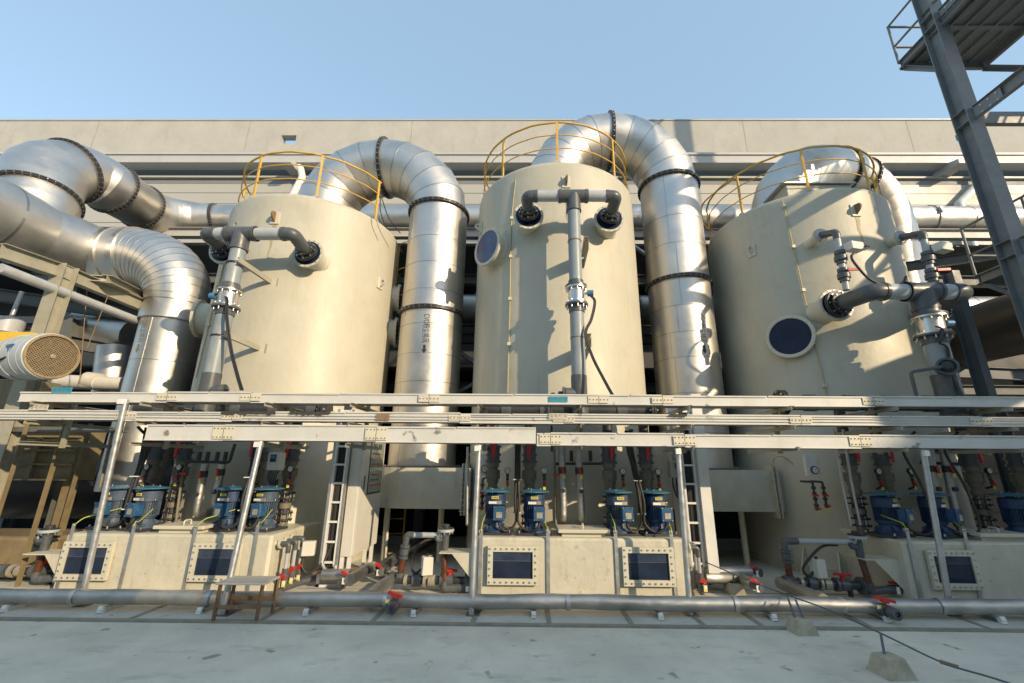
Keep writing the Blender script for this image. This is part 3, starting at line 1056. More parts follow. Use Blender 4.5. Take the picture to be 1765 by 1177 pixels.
duct_text(dA, XA, YA, RA, -14, PY(262, 541, YA - RA).z, 0.135, mname='ink_brown')

# ---------------- big swan-neck duct at the far left
dE = thing('swan_neck_duct', 'stainless swan-neck duct rising at the left edge and running back into the long header duct', 'duct', PY(242, 358, 10.8), 'stainless exhaust ducts')
def vis(px, py, Y):
    return PY(px, py, Y)
Epts = [vis(48, 395, 8.0), vis(62, 345, 8.1), vis(80, 305, 8.35), vis(120, 296, 8.8), vis(160, 306, 9.3), vis(193, 325, 9.7),
        vis(243, 356, 10.7), vis(280, 371, 11.3), vis(325, 377, 11.8), vis(372, 378, 12.0)]
Erad = [0.72, 0.72, 0.72, 0.71, 0.68, 0.66, 0.62, 0.60, 0.55, 0.45]
ec = bez(Epts, 3)
er = []
for i in range(len(ec)):
    f = i/3
    k = min(int(f), len(Erad)-2)
    er.append(Erad[k] + (Erad[k+1] - Erad[k])*(f - k))
b = NB('steel')
b.tube(ec, er, n=56, caps=False, split=True)
b.build('curved_duct', 'steel', dE)
for idx in (1, 3, 5, 6, 9):
    k = idx*3
    d = (ec[min(k+1, len(ec)-1)] - ec[k-1]).normalized()
    flange_ring(dE, ec[k], d, er[k], nb=40)
# ---------------- header duct behind the tanks
F0 = PY(372, 378, 12.0)
ZF = F0.z
dF = thing('header_duct', 'long stainless duct running level behind all the tanks under the white gutter', 'duct', (0, 12, ZF), 'stainless exhaust ducts')
RF = 0.45
b = NB('steel')
b.tube([F0 + Vector((0.03, 0, 0)), (5, 12, 9.32), (24, 12, 9.28)], RF, n=48, caps=False)
for i in range(14):
    x = -6.6 + i*2.05
    seam_ring(b, (x, 12, ZF + (9.3 - ZF)*min(1, (x+8)/12)), (1, 0, 0), RF, 0.02, 0.01)
b.build('straight_duct', 'steel', dF)
for x in (-6.9, -3.15, 4.35, 7.3, 11.5):
    flange_ring(dF, (x, 12, ZF + (9.3 - ZF)*min(1, (x+8)/12)), (1, 0, 0), RF, nb=24)
for x in (4.95, 10.0, 12.8):
    c = NB('galv')
    c.lathe([(RF + 0.01, -0.03), (RF + 0.03, -0.03), (RF + 0.03, 0.03), (RF + 0.01, 0.03)], (x, 12, 9.3), (1, 0, 0), n=40)
    c.bar((x, 11.52, 9.5), (x, 11.47, 9.3), 0.09, 0.05)
    c.build('strap', 'galv', dF)
# lower silver duct
dG = thing('low_header_duct', 'second stainless duct running level at mid height behind the tanks', 'duct', (0, 11.2, 5.9), 'stainless exhaust ducts')
zG = PY(1700, 537, 11.2).z
b = NB('clad')
b.tube([(-2.5, 11.2, zG), (8, 11.2, zG), (24, 11.2, zG)], 0.42, n=40, caps=False)
for i in range(20):
    seam_ring(b, (-2 + i*1.3, 11.2, zG), (1, 0, 0), 0.42, 0.02, 0.008)
b.build('straight_duct', 'clad', dG)
for x in (3.1, 10.6):
    flange_ring(dG, (x, 11.2, zG), (1, 0, 0), 0.42, nb=24)
# black duct that comes toward the yard at the right
dK = thing('black_duct', 'large matt black round duct at the right edge below the stair tower', 'duct', (10.3, 9.5, 4.4))
b = NB('black_duct')
b.tube([(11.4, 0.5, 5.9), (10.85, 4.5, 5.0), (10.1, 8.0, 4.62), (9.6, 11.5, 4.55), (9.5, 12.2, 4.5)], 0.62, n=48, split=True)  # unseen near stretch raised so its shadow falls on the right tank
for q in (0.3, 0.6):
    pass
b.build('duct_wall', 'black_duct', dK)
dK['category'] = 'duct'

# ---------------- fibreglass inlet boxes below the two middle ducts
def inlet(label, xd, xt, k, yf=8.28):
    th = thing('inlet_box', label, 'plenum box', (xd, TY, 1.0), 'fibreglass inlet boxes under the ducts')
    z0, z1 = 0.98, 1.70
    b = NB('frp_grey')
    # rounded end round the duct foot, straight body toward the tank on its right
    pts = []
    for i in range(17):
        a = R(270 - 180*i/16)       # left half circle, from front to back
        pts.append((xd - 0.05 + 0.88*math.cos(a), TY + 0.92*math.sin(a)))
    pts = pts + [(xt, TY + 0.92), (xt, TY - 0.92)]
    n = len(pts)
    vs = [Vector((x, y, z)) for z in (z0, z1) for x, y in pts]
    b.add(vs, [tuple(range(n)), tuple(range(2*n-1, n-1, -1))])
    b.add(vs, [(i, n+i, n+(i+1) % n, (i+1) % n) for i in range(n)])
    b.build('body', 'frp_grey', th)
    c = NB('rack')
    c.lathe([(DR - 0.02, 0), (DR + 0.13, 0), (DR + 0.13, 0.03), (DR, 0.03)], (xd, TY, z1 + 0.002), n=56)
    bolts_ring(c, (xd, TY, z1 + 0.03), (0, 0, 1), DR + 0.08, 32)
    c.build('duct_flange', 'rack', th)
    fx = xd + 1.02
    c = NB('frp_grey')
    for s in (-0.03, 0.03):
        c.box((fx + s - 0.012, TY - 1.02, z0 - 0.1), (fx + s + 0.012, TY + 1.0, z1 + 0.08))
    for i in range(8):
        c.bar((fx - 0.07, TY - 0.985, z0 + i*0.1 - 0.03), (fx + 0.07, TY - 0.985, z0 + i*0.1 - 0.03), 0.016, 0.016, 'bolt')
    c.build('flange_joint', 'frp_grey', th)
    for dx, dy in ((-0.45, -0.62), (0.55, -0.5)):
        c = NB('frame')
        c.tube([(xd + dx, TY + dy, 0), (xd + dx, TY + dy, z0)], 0.055, n=14)
        c.build('leg', 'frame', th)
    c = NB('cord')
    c.tube(bez([(fx + 0.02, TY - 0.9, z1), (fx + 0.05, TY - 0.98, z1 + 0.22), (fx + 0.2, TY - 1.05, z1 + 0.24), (fx + 0.38, TY - 1.1, z1 + 0.02), (fx + 0.45, TY - 1.15, z1 - 0.25)], 5), 0.012, n=6)
    c.build('air_line', 'cord', th)
    return th
inlet('grey fibreglass inlet box under the duct beside the cabinet with lit buttons', XB, -1.0, 1)
inlet('grey fibreglass inlet box under the duct by the gauge board', XC, 4.75, 2)
# ================================================================ SUMPS
SU = [dict(x0=-6.52, x1=-3.56, wins=((-6.45, -5.74), (-4.62, -3.94)), straps=(-6.42, -5.55, -4.66, -3.78), st=0.92),
      dict(x0=-0.68, x1=2.28, wins=((-0.50, 0.20), (1.36, 2.07)), straps=(-0.60, 0.34, 1.29, 2.07), st=0.90),
      dict(x0=5.28, x1=8.25, wins=((5.54, 6.20), (7.3, 8.0)), straps=(5.37, 6.16, 7.15, 8.1), st=0.96)]
SL = ['cream sump tank at the left, with the rusty stool at its right corner',
      'cream sump tank in the middle, four upright straps and two bolted windows',
      'shaded cream sump tank at the right edge, one window crossed by a slanting post']
SZ = 0.79
sumps = []
for k, s in enumerate(SU):
    th = thing('sump_tank', SL[k], 'sump tank', ((s['x0'] + s['x1'])/2, 6.5, 0), 'cream sump tanks')
    sumps.append(th)
    b = NB('frp_sump')
    b.bbox((s['x0'], 6.5, 0.0), (s['x1'], 8.0, SZ), 0.035)
    b.build('body', 'frp_sump', th)
    for wi, (w0, w1) in enumerate(s['wins']):
        f = NB('frame')
        z0, z1 = 0.205, 0.69
        yf = 6.44
        bw = 0.075
        # neck, then a bolted picture frame
        f.box((w0 + 0.03, yf + 0.035, z0 + 0.03), (w1 - 0.03, 6.503, z0 + bw))
        f.box((w0 + 0.03, yf + 0.035, z1 - bw), (w1 - 0.03, 6.503, z1 - 0.03))
        f.box((w0 + 0.03, yf + 0.035, z0 + bw), (w0 + bw, 6.503, z1 - bw))
        f.box((w1 - bw, yf + 0.035, z0 + bw), (w1 - 0.03, 6.503, z1 - bw))
        for (a0, a1, ya, yb) in ((0.0, 0.0, yf + 0.016, yf + 0.035), (0.004, 0.0, yf - 0.006, yf + 0.013)):
            f.box((w0 + a0, ya, z0), (w1, yb, z0 + bw))
            f.box((w0 + a0, ya, z1 - bw), (w1, yb, z1))
            f.box((w0 + a0, ya, z0 + bw), (w0 + bw, yb, z1 - bw))
            f.box((w1 - bw, ya, z0 + bw), (w1, yb, z1 - bw))
        nx, nz = 9, 6
        for i in range(nx):
            x = w0 + 0.035 + (w1 - w0 - 0.07)*i/(nx-1)
            for z in (z0 + 0.035, z1 - 0.035):
                f.cyl((x, yf - 0.018, z), (x, yf - 0.005, z), 0.013, 'galv', n=6)
        for i in range(1, nz-1):
            z = z0 + 0.035 + (z1 - z0 - 0.07)*i/(nz-1)
            for x in (w0 + 0.035, w1 - 0.035):
                f.cyl((x, yf - 0.018, z), (x, yf - 0.005, z), 0.013, 'galv', n=6)
        o = f.build('window_frame', 'frame', th)
        g = NB('glass')
        zl_ = z0 + (0.29 if k != 2 else 0.31)
        g.box((w0 + bw - 0.01, yf + 0.02, z0 + bw - 0.01), (w1 - bw + 0.01, yf + 0.026, zl_))
        g.box((w0 + bw - 0.01, yf + 0.02, zl_ + 0.004), (w1 - bw + 0.01, yf + 0.026, z1 - bw + 0.01), 'glass_up')
        g.box((w0 + bw - 0.01, yf + 0.0195, zl_), (w1 - bw + 0.01, yf + 0.026, zl_ + 0.004), 'rack')
        g.build('pane', 'glass', o)
    for sxx in s['straps']:
        f = NB('galv')
        f.box((sxx - 0.024, 6.478, 0.01), (sxx + 0.024, 6.485, s['st']))
        f.box((sxx - 0.024, 6.485, s['st'] - 0.05), (sxx - 0.018, 6.52, s['st']))
        f.cyl((sxx, 6.47, s['st'] - 0.03), (sxx, 6.479, s['st'] - 0.03), 0.011, 'rust', n=8)
        f.build('strap', 'galv', th)
    hx = (s['x0'] + s['x1'])/2 + 0.06
    f = NB('frame')
    f.box((hx - 0.31, 6.62, SZ - 0.01), (hx + 0.31, 7.02, SZ + 0.05))
    f.bbox((hx - 0.37, 6.56, SZ + 0.053), (hx + 0.37, 7.08, SZ + 0.10), 0.008)
    o = f.build('hatch', 'frame', th)
    f = NB('frame')
    f.tube(rounded([(hx + 0.0, 6.66, SZ + 0.10), (hx, 6.66, SZ + 0.16), (hx + 0.0, 6.80, SZ + 0.16), (hx, 6.80, SZ + 0.10)], 0.03, 3), 0.012, n=6)
    f.build('handle', 'frame', o)

# ================================================================ PUMP MOTORS
def make_motor():
    th = thing('pump_motor', '', 'pump', (0, 0, 0), 'blue pump motors standing on the sumps')
    z = 0.0
    b = NB('pvc_dark')
    b.bbox((-0.26, -0.20, z), (0.26, 0.24, z + 0.035), 0.01)
    for x in (-0.22, 0.22):
        for y in (-0.165, 0.205):
            b.cyl((x, y, z + 0.035), (x, y, z + 0.065), 0.014, 'bolt', n=6)
    b.build('base_plate', 'pvc_dark', th)
    b = NB('blue')
    b.lathe([(0.0, 0.036), (0.185, 0.036), (0.185, 0.062), (0.165, 0.066), (0.135, 0.10), (0.112, 0.165), (0.135, 0.175), (0.135, 0.20)], m='blue', n=36)
    for i in range(4):
        a = math.pi/4 + i*math.pi/2
        b.bar((math.cos(a)*0.10, math.sin(a)*0.10, 0.12), (math.cos(a)*0.168, math.sin(a)*0.168, 0.08), 0.02, 0.07)
    b.build('pump_head', 'blue', th)
    b = NB('blue')
    b.cyl((0, 0, 0.20), (0, 0, 0.42), 0.122, n=36)
    for i in range(30):
        a = 2*math.pi*i/30
        c, s_ = math.cos(a), math.sin(a)
        b.bar((c*0.138, s_*0.138, 0.203), (c*0.138, s_*0.138, 0.415), 0.034, 0.007, up=(-s_, c, 0))
    b.lathe([(0.12, 0.195), (0.150, 0.20), (0.150, 0.222), (0.12, 0.226)], n=36)
    b.build('motor_body', 'blue', th)
    b = NB('blue')
    b.lathe([(0.154, 0.41), (0.158, 0.412), (0.158, 0.53), (0.145, 0.558), (0.06, 0.563)], n=40)
    b.box((-0.05, -0.165, 0.495), (0.055, -0.157, 0.53), 'ylabel')
    for i in range(4):
        b.box((-0.038 + i*0.022, -0.167, 0.505), (-0.024 + i*0.022, -0.165, 0.52), 'ink')
    b.box((-0.09, -0.163, 0.425), (0.03, -0.152, 0.46), 'white_tag')
    b.box((0.035, -0.163, 0.42), (0.10, -0.140, 0.465), 'brass')
    b.build('fan_cowl', 'blue', th)
    b = NB('blue_cap')
    b.lathe([(0.232, 0.590), (0.225, 0.602), (0.08, 0.628), (0.0, 0.632)], n=40)
    b.lathe([(0.0, 0.612), (0.10, 0.606), (0.228, 0.586), (0.233, 0.588)], n=40)
    for a in (0.4, 2.5, 4.3):
        b.cyl((math.cos(a)*0.11, math.sin(a)*0.11, 0.55), (math.cos(a)*0.11, math.sin(a)*0.11, 0.64), 0.008, 'galv', n=6)
    b.build('rain_cap', 'blue_cap', th)
    b = NB('blue_box')
    b.bbox((-0.01, -0.262, 0.215), (0.145, -0.13, 0.395), 0.014)
    b.bbox((-0.018, -0.278, 0.207), (0.153, -0.255, 0.403), 0.012)
    b.box((0.03, -0.284, 0.245), (0.115, -0.276, 0.325), 'brass')
    for x in (-0.002, 0.137):
        for zz in (0.223, 0.388):
            b.cyl((x, -0.284, zz), (x, -0.278, zz), 0.008, 'bolt', n=6)
    b.cyl((0.07, -0.20, 0.16), (0.07, -0.20, 0.215), 0.022, 'pvc_dark', n=10)
    b.build('terminal_box', 'blue_box', th)
    b = NB('bolt')
    b.tube([(0.155 + 0.022*math.cos(q*0.7), -0.03, 0.43 + 0.022*math.sin(q*0.7)) for q in range(9)], 0.006, n=6, close=True)
    b.build('lifting_eye', 'bolt', th)
    return th
motor0 = make_motor()
MOT = []     # (unit, x, y, yaw, label)
MOT += [(0, -6.30, 6.95, -0.35, 'blue pump motor at the left end of the left row, behind the slanting post'),
        (0, -5.74, 6.86, -0.30, 'blue pump motor second in the left row, with a wide dusty cap'),
        (0, -4.52, 6.93, -0.22, 'blue pump motor right of the hatch on the left sump, its body a brighter navy'),
        (0, -3.98, 6.95, -0.2, 'blue pump motor at the right end of the left row, below the display box'),
        (1, -0.43, 6.85, 0.0, 'blue pump motor at the left end of the middle row, its box lid bleached grey'),
        (1, 0.155, 6.83, 0.0, 'blue pump motor left of the hatch on the middle sump'),
        (1, 1.42, 6.87, 0.08, 'blue pump motor right of the hatch on the middle sump, cable bundle at its right'),
        (1, 1.99, 6.88, 0.08, 'blue pump motor at the right end of the middle row, beside the slanting post'),
        (2, 5.50, 6.95, 0.42, 'shaded blue pump motor at the left end of the right row'),
        (2, 6.22, 6.95, 0.42, 'shaded blue pump motor just behind the slanting post in the right row'),
        (2, 7.42, 6.92, 0.45, 'shaded blue pump motor cut by the right edge of the photo')]
motors = []
for i, (u, x, y, rz, lab) in enumerate(MOT):
    o = motor0 if i == 0 else copy_tree(motor0)
    o.location = (x, y, SZ)
    o.rotation_euler.z = rz
    sc = 1.0 if u else 1.0
    o['label'] = lab
    if i in (1, 3, 6):
        for ch in bpy.data.objects:
            if ch.parent == o and ch.type == 'MESH' and ch.data.materials[0] == M['blue']:
                ch.data = ch.data.copy()
                ch.data.materials[0] = M['blue_dusty']
    motors.append(o)

for ch in bpy.data.objects:
    if ch.parent == motor0 and ch.data.materials[0] == M['blue']:
        ch.data = ch.data.copy()
        ch.data.materials[0] = M['blue_dusty']
# ================================================================ DISCHARGE PIPES behind each motor
def make_discharge():
    th = thing('discharge_pipe', '', 'pipe', (0, 0, 0), 'grey discharge pipes that rise behind the motors')
    r = 0.078
    b = NB('pvc_dusty')
    b.cyl((0, 0, 0), (0, 0, 1.4), r, n=24)
    for z0, z1, rr in ((0.28, 0.36, 0.095), (0.58, 0.64, 0.095), (0.70, 0.76, 0.093), (0.76, 0.88, 0.108), (0.88, 0.905, 0.118), (0.95, 1.01, 0.10), (1.42, 1.5, 0.10)):
        b.lathe([(r, z0), (rr - 0.004, z0), (rr, z0 + 0.006), (rr, z1 - 0.006), (rr - 0.004, z1), (r, z1)], n=24)
    for i in range(12):
        a = 2*math.pi*i/12
        b.bar((math.cos(a)*0.11, math.sin(a)*0.11, 0.765), (math.cos(a)*0.11, math.sin(a)*0.11, 0.875), 0.014, 0.01, up=(math.cos(a), math.sin(a), 0))
    b.tube(rounded([(0, 0, 0.3), (0, -0.02, 0.33)], 0.02), r, n=16)
    b.build('pipe', 'pvc_dusty', th)
    b = NB('pvc')
    b.cyl((0, 0, 1.03), (0, 0, 1.28), 0.105, n=24)
    for z in (1.01, 1.12, 1.25):
        b.lathe([(0.09, z), (0.128, z), (0.128, z + 0.035), (0.09, z + 0.035)], n=24)
    b.cyl((0, 0, 1.30), (0, 0, 1.96), 0.08, 'pvc_dark', n=24)
    o = b.build('valve', 'pvc', th)
    b = NB('red')
    b.cyl((0, -0.15, 1.30), (0, -0.09, 1.30), 0.03, n=12)
    b.prism([(-0.024, 1.36), (0.028, 1.36), (0.038, 1.27), (0.018, 1.06), (-0.014, 1.06), (-0.026, 1.27)], -0.17, -0.14)
    b.build('handle', 'red', o)
    b = NB('pvc_dark')
    for z in (0.10, 0.20, 0.42, 0.50):
        b.lathe([(r, z), (0.13, z), (0.13, z + 0.025), (r, z + 0.025)], n=24)
    for i in range(8):
        a = 2*math.pi*(i+0.5)/8
        for za, zb2 in ((0.08, 0.25), (0.40, 0.55)):
            b.cyl((math.cos(a)*0.112, math.sin(a)*0.112, za), (math.cos(a)*0.112, math.sin(a)*0.112, zb2), 0.008, 'bolt', n=6)
    b.cyl((0, 0, 0.225), (0, 0, 0.42), 0.085, n=20)
    b.build('flexible_joint', 'pvc_dark', th)
    return th
def make_gauge():
    th = thing('pressure_gauge', '', 'gauge', (0, 0, 0), 'small pressure gauges on valve stems')
    b = NB('pvc_dark')
    b.cyl((0, 0, 0), (0, 0, 0.20), 0.012, n=8)
    b.cyl((0, 0, 0.14), (0, 0, 0.19), 0.028, n=10)
    b.sphere((0, 0, 0.11), 0.026)
    b.cyl((0, 0.0, 0.03), (0, 0, 0.08), 0.02, n=10)
    b.tube([(0, 0, 0.0), (0.0, 0.10, -0.03)], 0.016, n=8)
    b.build('stem', 'pvc_dark', th)
    b = NB('pvc_dark')
    b.cyl((0, 0.02, 0.24), (0, -0.025, 0.24), 0.048, n=24)
    b.lathe([(0.049, 0.0), (0.049, 0.012), (0.043, 0.012), (0.043, 0.0)], (0, -0.025, 0.24), (0, -1, 0), 'pvc_dark', n=24)
    b.cyl((0, -0.026, 0.24), (0, -0.029, 0.24), 0.042, 'dial', n=24)
    b.bar((0.0, -0.031, 0.235), (0.022, -0.031, 0.262), 0.004, 0.004, 'ink')
    for i in range(7):
        a = R(-30 + i*40)
        b.bar((math.cos(a)*0.030, -0.0305, 0.24 + math.sin(a)*0.030), (math.cos(a)*0.037, -0.0305, 0.24 + math.sin(a)*0.037), 0.003, 0.003, 'ink')
    b.build('dial', 'pvc_dark', th)
    b = NB('red')
    b.bar((0.02, -0.035, 0.02), (-0.012, -0.035, 0.10), 0.02, 0.022)
    b.bar((0.0, -0.03, 0.05), (0.0, 0.0, 0.05), 0.016, 0.016)
    b.build('handle', 'red', th)
    b = NB('ylabel')
    b.box((-0.02, -0.03, -0.045), (0.02, -0.026, 0.0))
    b.build('tag', 'ylabel', th)
    return th
dis0, gau0 = make_discharge(), make_gauge()
DL = ['leftmost brown-grey discharge pipe of the left row, with a tilted red valve handle',
      'grey discharge pipe behind the second motor of the left row, red handle near its top',
      'discharge pipe behind the third motor of the left row, black hose bundle beside it',
      'discharge pipe behind the last motor of the left row, cream display box on it',
      'discharge pipe at the left end of the middle row, beside the white gauge board',
      'discharge pipe behind the second motor of the middle row, left of the two foil-wrapped pipes',
      'discharge pipe right of the two foil-wrapped pipes in the middle row',
      'discharge pipe at the right end of the middle row, behind the last motor',
      'dark discharge pipe at the left end of the shaded right row',
      'dark discharge pipe second in the shaded right row, left of the slanting post',
      'dark discharge pipe third in the shaded right row, right of the foil-wrapped pipe',
      'dark discharge pipe nearest the right edge of the photo']
DX = [(-6.16, 7.28), (-5.68, 7.28), (-4.42, 7.28), (-3.86, 7.28), (-0.50, 7.12), (0.085, 7.12), (1.37, 7.12), (1.96, 7.12),
      (5.30, 7.22), (5.83, 7.22), (7.25, 7.22), (7.98, 7.22)]
disch = []
for i, (x, y) in enumerate(DX):
    o = dis0 if i == 0 else copy_tree(dis0)
    o.location = (x, y, SZ)
    o.rotation_euler.z = (-0.25 if i < 4 else (0.0 if i < 8 else 0.35)) + (0.1*math.sin(i*2.3))
    o['label'] = DL[i]
    disch.append(o)
GL = [('white faced gauge between the first two motors of the left row', PY(1000/3.922, 700 + 410/3.922, 7.05)),
      ('white faced gauge between the second left motor and the left hatch', PY(1218/3.922, 700 + 412/3.922, 7.05)),
      ('white faced gauge left of the cream display box', PY(443, 805, 7.05)),
      ('white faced gauge right of the cream display box', PY(502, 808, 7.05)),
      ('gauge half hidden by the cable bundle of the middle row', PY(875, 811, 7.0)),
      ('gauge above the second motor of the middle row', PY(938, 811, 7.0)),
      ('gauge left of the thick cable bundle at the right of the middle row', PY(1073, 812, 7.0)),
      ('gauge at the right end of the middle row', PY(1134, 813, 7.0)),
      ('shaded gauge between the first two dark pipes of the right row', PY(1513, 812, 7.1)),
      ('shaded gauge partly behind the slanting post of the right row', PY(1569, 812, 7.1)),
      ('shaded gauge left of the third dark pipe of the right row', PY(1703, 811, 7.1))]
for i, (lab, p) in enumerate(GL):
    o = gau0 if i == 0 else copy_tree(gau0)
    o.location = p - Vector((0, 0, 0.24))
    o['label'] = lab

# ================================================================ HOSES AND EARTH WIRES
def hose(label, pts, r=0.02, m='hose', group='black cable hoses to the motors', name='cable_hose', n=6, ribs=True, cat='hose'):
    b = NB(m)
    c = bez(pts, n)
    if ribs:
        # resample densely so the corrugation shows
        cc, rr = [], []
        for p, q in zip(c, c[1:]):
            k = max(2, int((q - p).length/0.012))
            for i in range(k):
                cc.append(p + (q-p)*i/k)
        for i in range(len(cc)):
            rr.append(r*(1.0 if i % 2 else 0.84))
        b.tube(cc, rr, n=8)
    else:
        b.tube(c, r, n=8)
    o = b.build(name, m)
    return tag(o, label, cat, group)
def mpt(i, dx=0.07, dy=-0.20, dz=0.165):
    u, x, y, rz, lab = MOT[i]
    r = Matrix.Rotation(rz, 3, 'Z')
    return Vector((x, y, SZ)) + r @ Vector((dx, dy, dz))
def loop_to(i, top, sag=0.07, side=1):
    p = mpt(i)
    ps = [p, p + Vector((side*0.04, -0.005, -sag)), p + Vector((side*0.15, -0.01, -sag - 0.03)),
          Vector((top.x, top.y - 0.02, p.z + 0.02))]
    return ps
HB = [(0, (-5.98, 6.78), 'hose looping from the first left motor to the black bundle', 1),
      (1, (-5.94, 6.74), 'hose looping from the second left motor to the black bundle', -1),
      (2, (-4.20, 6.72), 'hose looping from the third left motor up behind the front post', 1),
      (3, (-4.16, 6.70), 'hose looping from the last left motor up behind the front post', -1),
      (4, (-0.115, 6.72), 'hose looping right from the first middle motor', 1),
      (5, (-0.085, 6.70), 'hose looping left from the second middle motor', -1),
      (6, (1.735, 6.72), 'hose looping right from the third middle motor', 1),
      (7, (1.765, 6.70), 'hose looping left from the last middle motor', -1),
      (8, (5.98, 6.70), 'shaded hose looping right from the first motor of the right row', 1),
      (9, (6.62, 6.70), 'shaded hose looping from the motor behind the right slanting post', 1)]
for i, (tx, ty), lab, sd in HB:
    p = mpt(i)
    top = Vector((tx, ty, 0))
    lean = -0.0
    pts = [p, p + Vector((sd*0.02, -0.01, -0.05)), Vector(((p.x*2+tx)/3, (p.y + ty)/2 - 0.01, p.z - 0.105)), Vector(((p.x+2*tx)/3, ty, p.z - 0.09)),
           Vector((tx, ty, p.z + 0.03)), Vector((tx - 0.015*sd, ty, 1.25)), Vector((tx + (0.0 if i < 6 else -0.04), ty + 0.05, 1.6)), Vector((tx + (0.02 if i < 6 else -0.13), ty + 0.1, 2.05)), Vector((tx + (0.02 if i < 6 else -0.14), ty - 0.2, 2.3))]
    hose(lab, pts, 0.020)
for k, (x, side) in enumerate(((-6.0, 1), (-4.24, 1), (-0.13, 1), (1.715, 1))):
    b = NB('rubber')
    xo = x
    for j in range(3):
        l = 0.0 if k < 3 else -0.13
        b.tube(bez([(xo + j*0.03, 6.76, 0.97 if j == 1 else 1.1), (xo + j*0.03, 6.78, 1.4), (xo + j*0.03 + l*0.4, 6.82, 1.75), (xo + j*0.03 + l, 6.78, 2.3)], 6), 0.017, n=8)
    for z in (1.08, 1.55):
        b.box((xo - 0.03 + (l*0.2 if z > 1.2 else 0), 6.735, z), (xo + 0.09 + (l*0.2 if z > 1.2 else 0), 6.80, z + 0.015), 'white_tag')
    o = b.build('cable_bundle', 'rubber')
    tag(o, ['tied black cable bundle between the first two motors of the left row', 'tied black cable bundle between the last two motors of the left row',
            'tied black cable bundle left of centre in the middle row', 'tied black cable bundle slanting down to the right pair of the middle row'][k], 'cable', 'tied black cable bundles')
WL = ['earth wire from the first left strap', 'earth wire from the second left strap up across the motor', 'earth wire at the left hatch', 'earth wire at the last left strap',
      'earth wire at the leftmost strap of the middle sump', 'earth wire curling beside the second middle motor', 'earth wire down the left of the third middle motor', 'earth wire at the rightmost middle motor',
      'earth wire at the first strap of the right sump', 'earth wire at the second strap of the right sump']
WS = [(0, 0), (0, 1), (0, 2), (0, 3), (1, 0), (1, 1), (1, 2), (1, 3), (2, 0), (2, 1)]
WM = [0, 1, 2, 3, 4, 5, 6, 7, 8, 9]
for i, (u, q) in enumerate(WS):
    s = SU[u]
    x = s['straps'][q]
    mo = MOT[WM[i]]
    tgt = Vector((mo[1] + (-0.13 if i in (4, 6, 8) else 0.14), mo[2] - 0.06, SZ + 0.30))
    a = Vector((x, 6.47, s['st'] - 0.03))
    mid = (a + tgt)/2 + Vector((0, -0.05, -0.04 if i % 2 else 0.03))
    hose('yellow-green ' + WL[i], [a, a + (mid - a)*0.5 + Vector((0, -0.02, 0.03)), mid, tgt], 0.0065, 'wire_yg', 'yellow-green earth wires', 'earth_wire', 5, False, 'wire')
# ================================================================ CABLE TRAYS AND THEIR POSTS
def splice(parent, x, y, z0, z1, smudge=True):
    b = NB('tag')
    w = 0.15
    b.box((x - w, y - 0.006, z0 + 0.02), (x + w, y - 0.002, z1 - 0.02))
    rows = (z0 + 0.045, z1 - 0.045) if z1 - z0 > 0.15 else ((z0 + z1)/2,)
    for z in rows:
        for i in range(6):
            xx = x - w + 0.025 + i*(2*w - 0.05)/5
            b.cyl((xx, y - 0.013, z), (xx, y - 0.006, z), 0.009, 'rust', n=6)
    b.box((x - 0.003, y - 0.0075, z0 + 0.021), (x + 0.003, y - 0.0062, z1 - 0.021), 'ink')
    b.build('splice_plate', 'tag', parent)
def tray(label, x0, x1, y0, y1, z0, z1, segs, slope=0.0, lid=True, name='cable_tray'):
    th = thing(name, label, 'cable tray', ((x0+x1)/2, y0, z0), 'white cable trays across the front')
    b = NB('tray')
    xs = [x0] + list(segs) + [x1]
    for i, (a, c) in enumerate(zip(xs, xs[1:])):
        dz = 0.008*math.sin(i*2.7 + z0*9)
        dy = 0.006*math.cos(i*3.1 + z0*5)
        g = 0.002
        a, c = a + g, c - g
        b.box((a, y0 + dy, z0 + dz), (c, y0 + dy + 0.004, z1 + dz))
        b.box((a, y0 + dy - 0.012, z0 + dz - 0.004), (c, y0 + dy - 0.0002, z0 + dz + 0.006))
        b.box((a, y0 + dy + 0.005, z0 + dz), (c, y1 - 0.005, z0 + dz + 0.004), 'tray_in')
        b.box((a, y1 - 0.004 + dy, z0 + dz + 0.005), (c, y1 + dy, z1 + dz))
        if lid:
            mid = (a+c)/2
            b.box((a, y0 - 0.014 + dy, z1 + dz + 0.0005), (mid - 0.003, y1 + 0.012 + dy, z1 + dz + 0.004))
            b.box((mid + 0.003, y0 - 0.012 + dy, z1 + dz + 0.003), (c, y1 + 0.010 + dy, z1 + dz + 0.0065))
            b.box((a, y0 - 0.016 + dy, z1 + dz - 0.016), (mid - 0.01, y0 - 0.0125 + dy, z1 + dz + 0.004))
            b.box((mid + 0.01, y0 - 0.014 + dy, z1 + dz - 0.012), (c, y0 - 0.0105 + dy, z1 + dz + 0.0065))
    b.build('channel', 'tray', th)
    for x in segs:
        splice(th, x, y0 - 0.013, z0, z1)
    return th
t1 = tray('top white cable tray, carrying small blue tags', -7.25, 10.5, 6.0, 6.32, 2.60, 2.735, (-5.1, -3.9, -1.35, 1.05, 1.95, 4.9, 7.2))
t2 = tray('middle grooved cable tray, carrying beige tags and a rust streak', -9.5, 10.5, 5.98, 6.28, 2.335, 2.46, (-5.6, -4.1, -0.9, 0.55, 3.83, 6.3))
for z in (2.375, 2.415):
    b = NB('tray')
    b.box((-9.4, 5.955, z), (10.5, 5.965, z + 0.008))
    b.build('groove_rib', 'tray', t2)
t3a = tray('deep left half of the bottom cable tray, its end overlapping the right half', -5.2, 0.16, 5.9, 6.35, 2.065, 2.27, (-4.12, -2.02), lid=True)
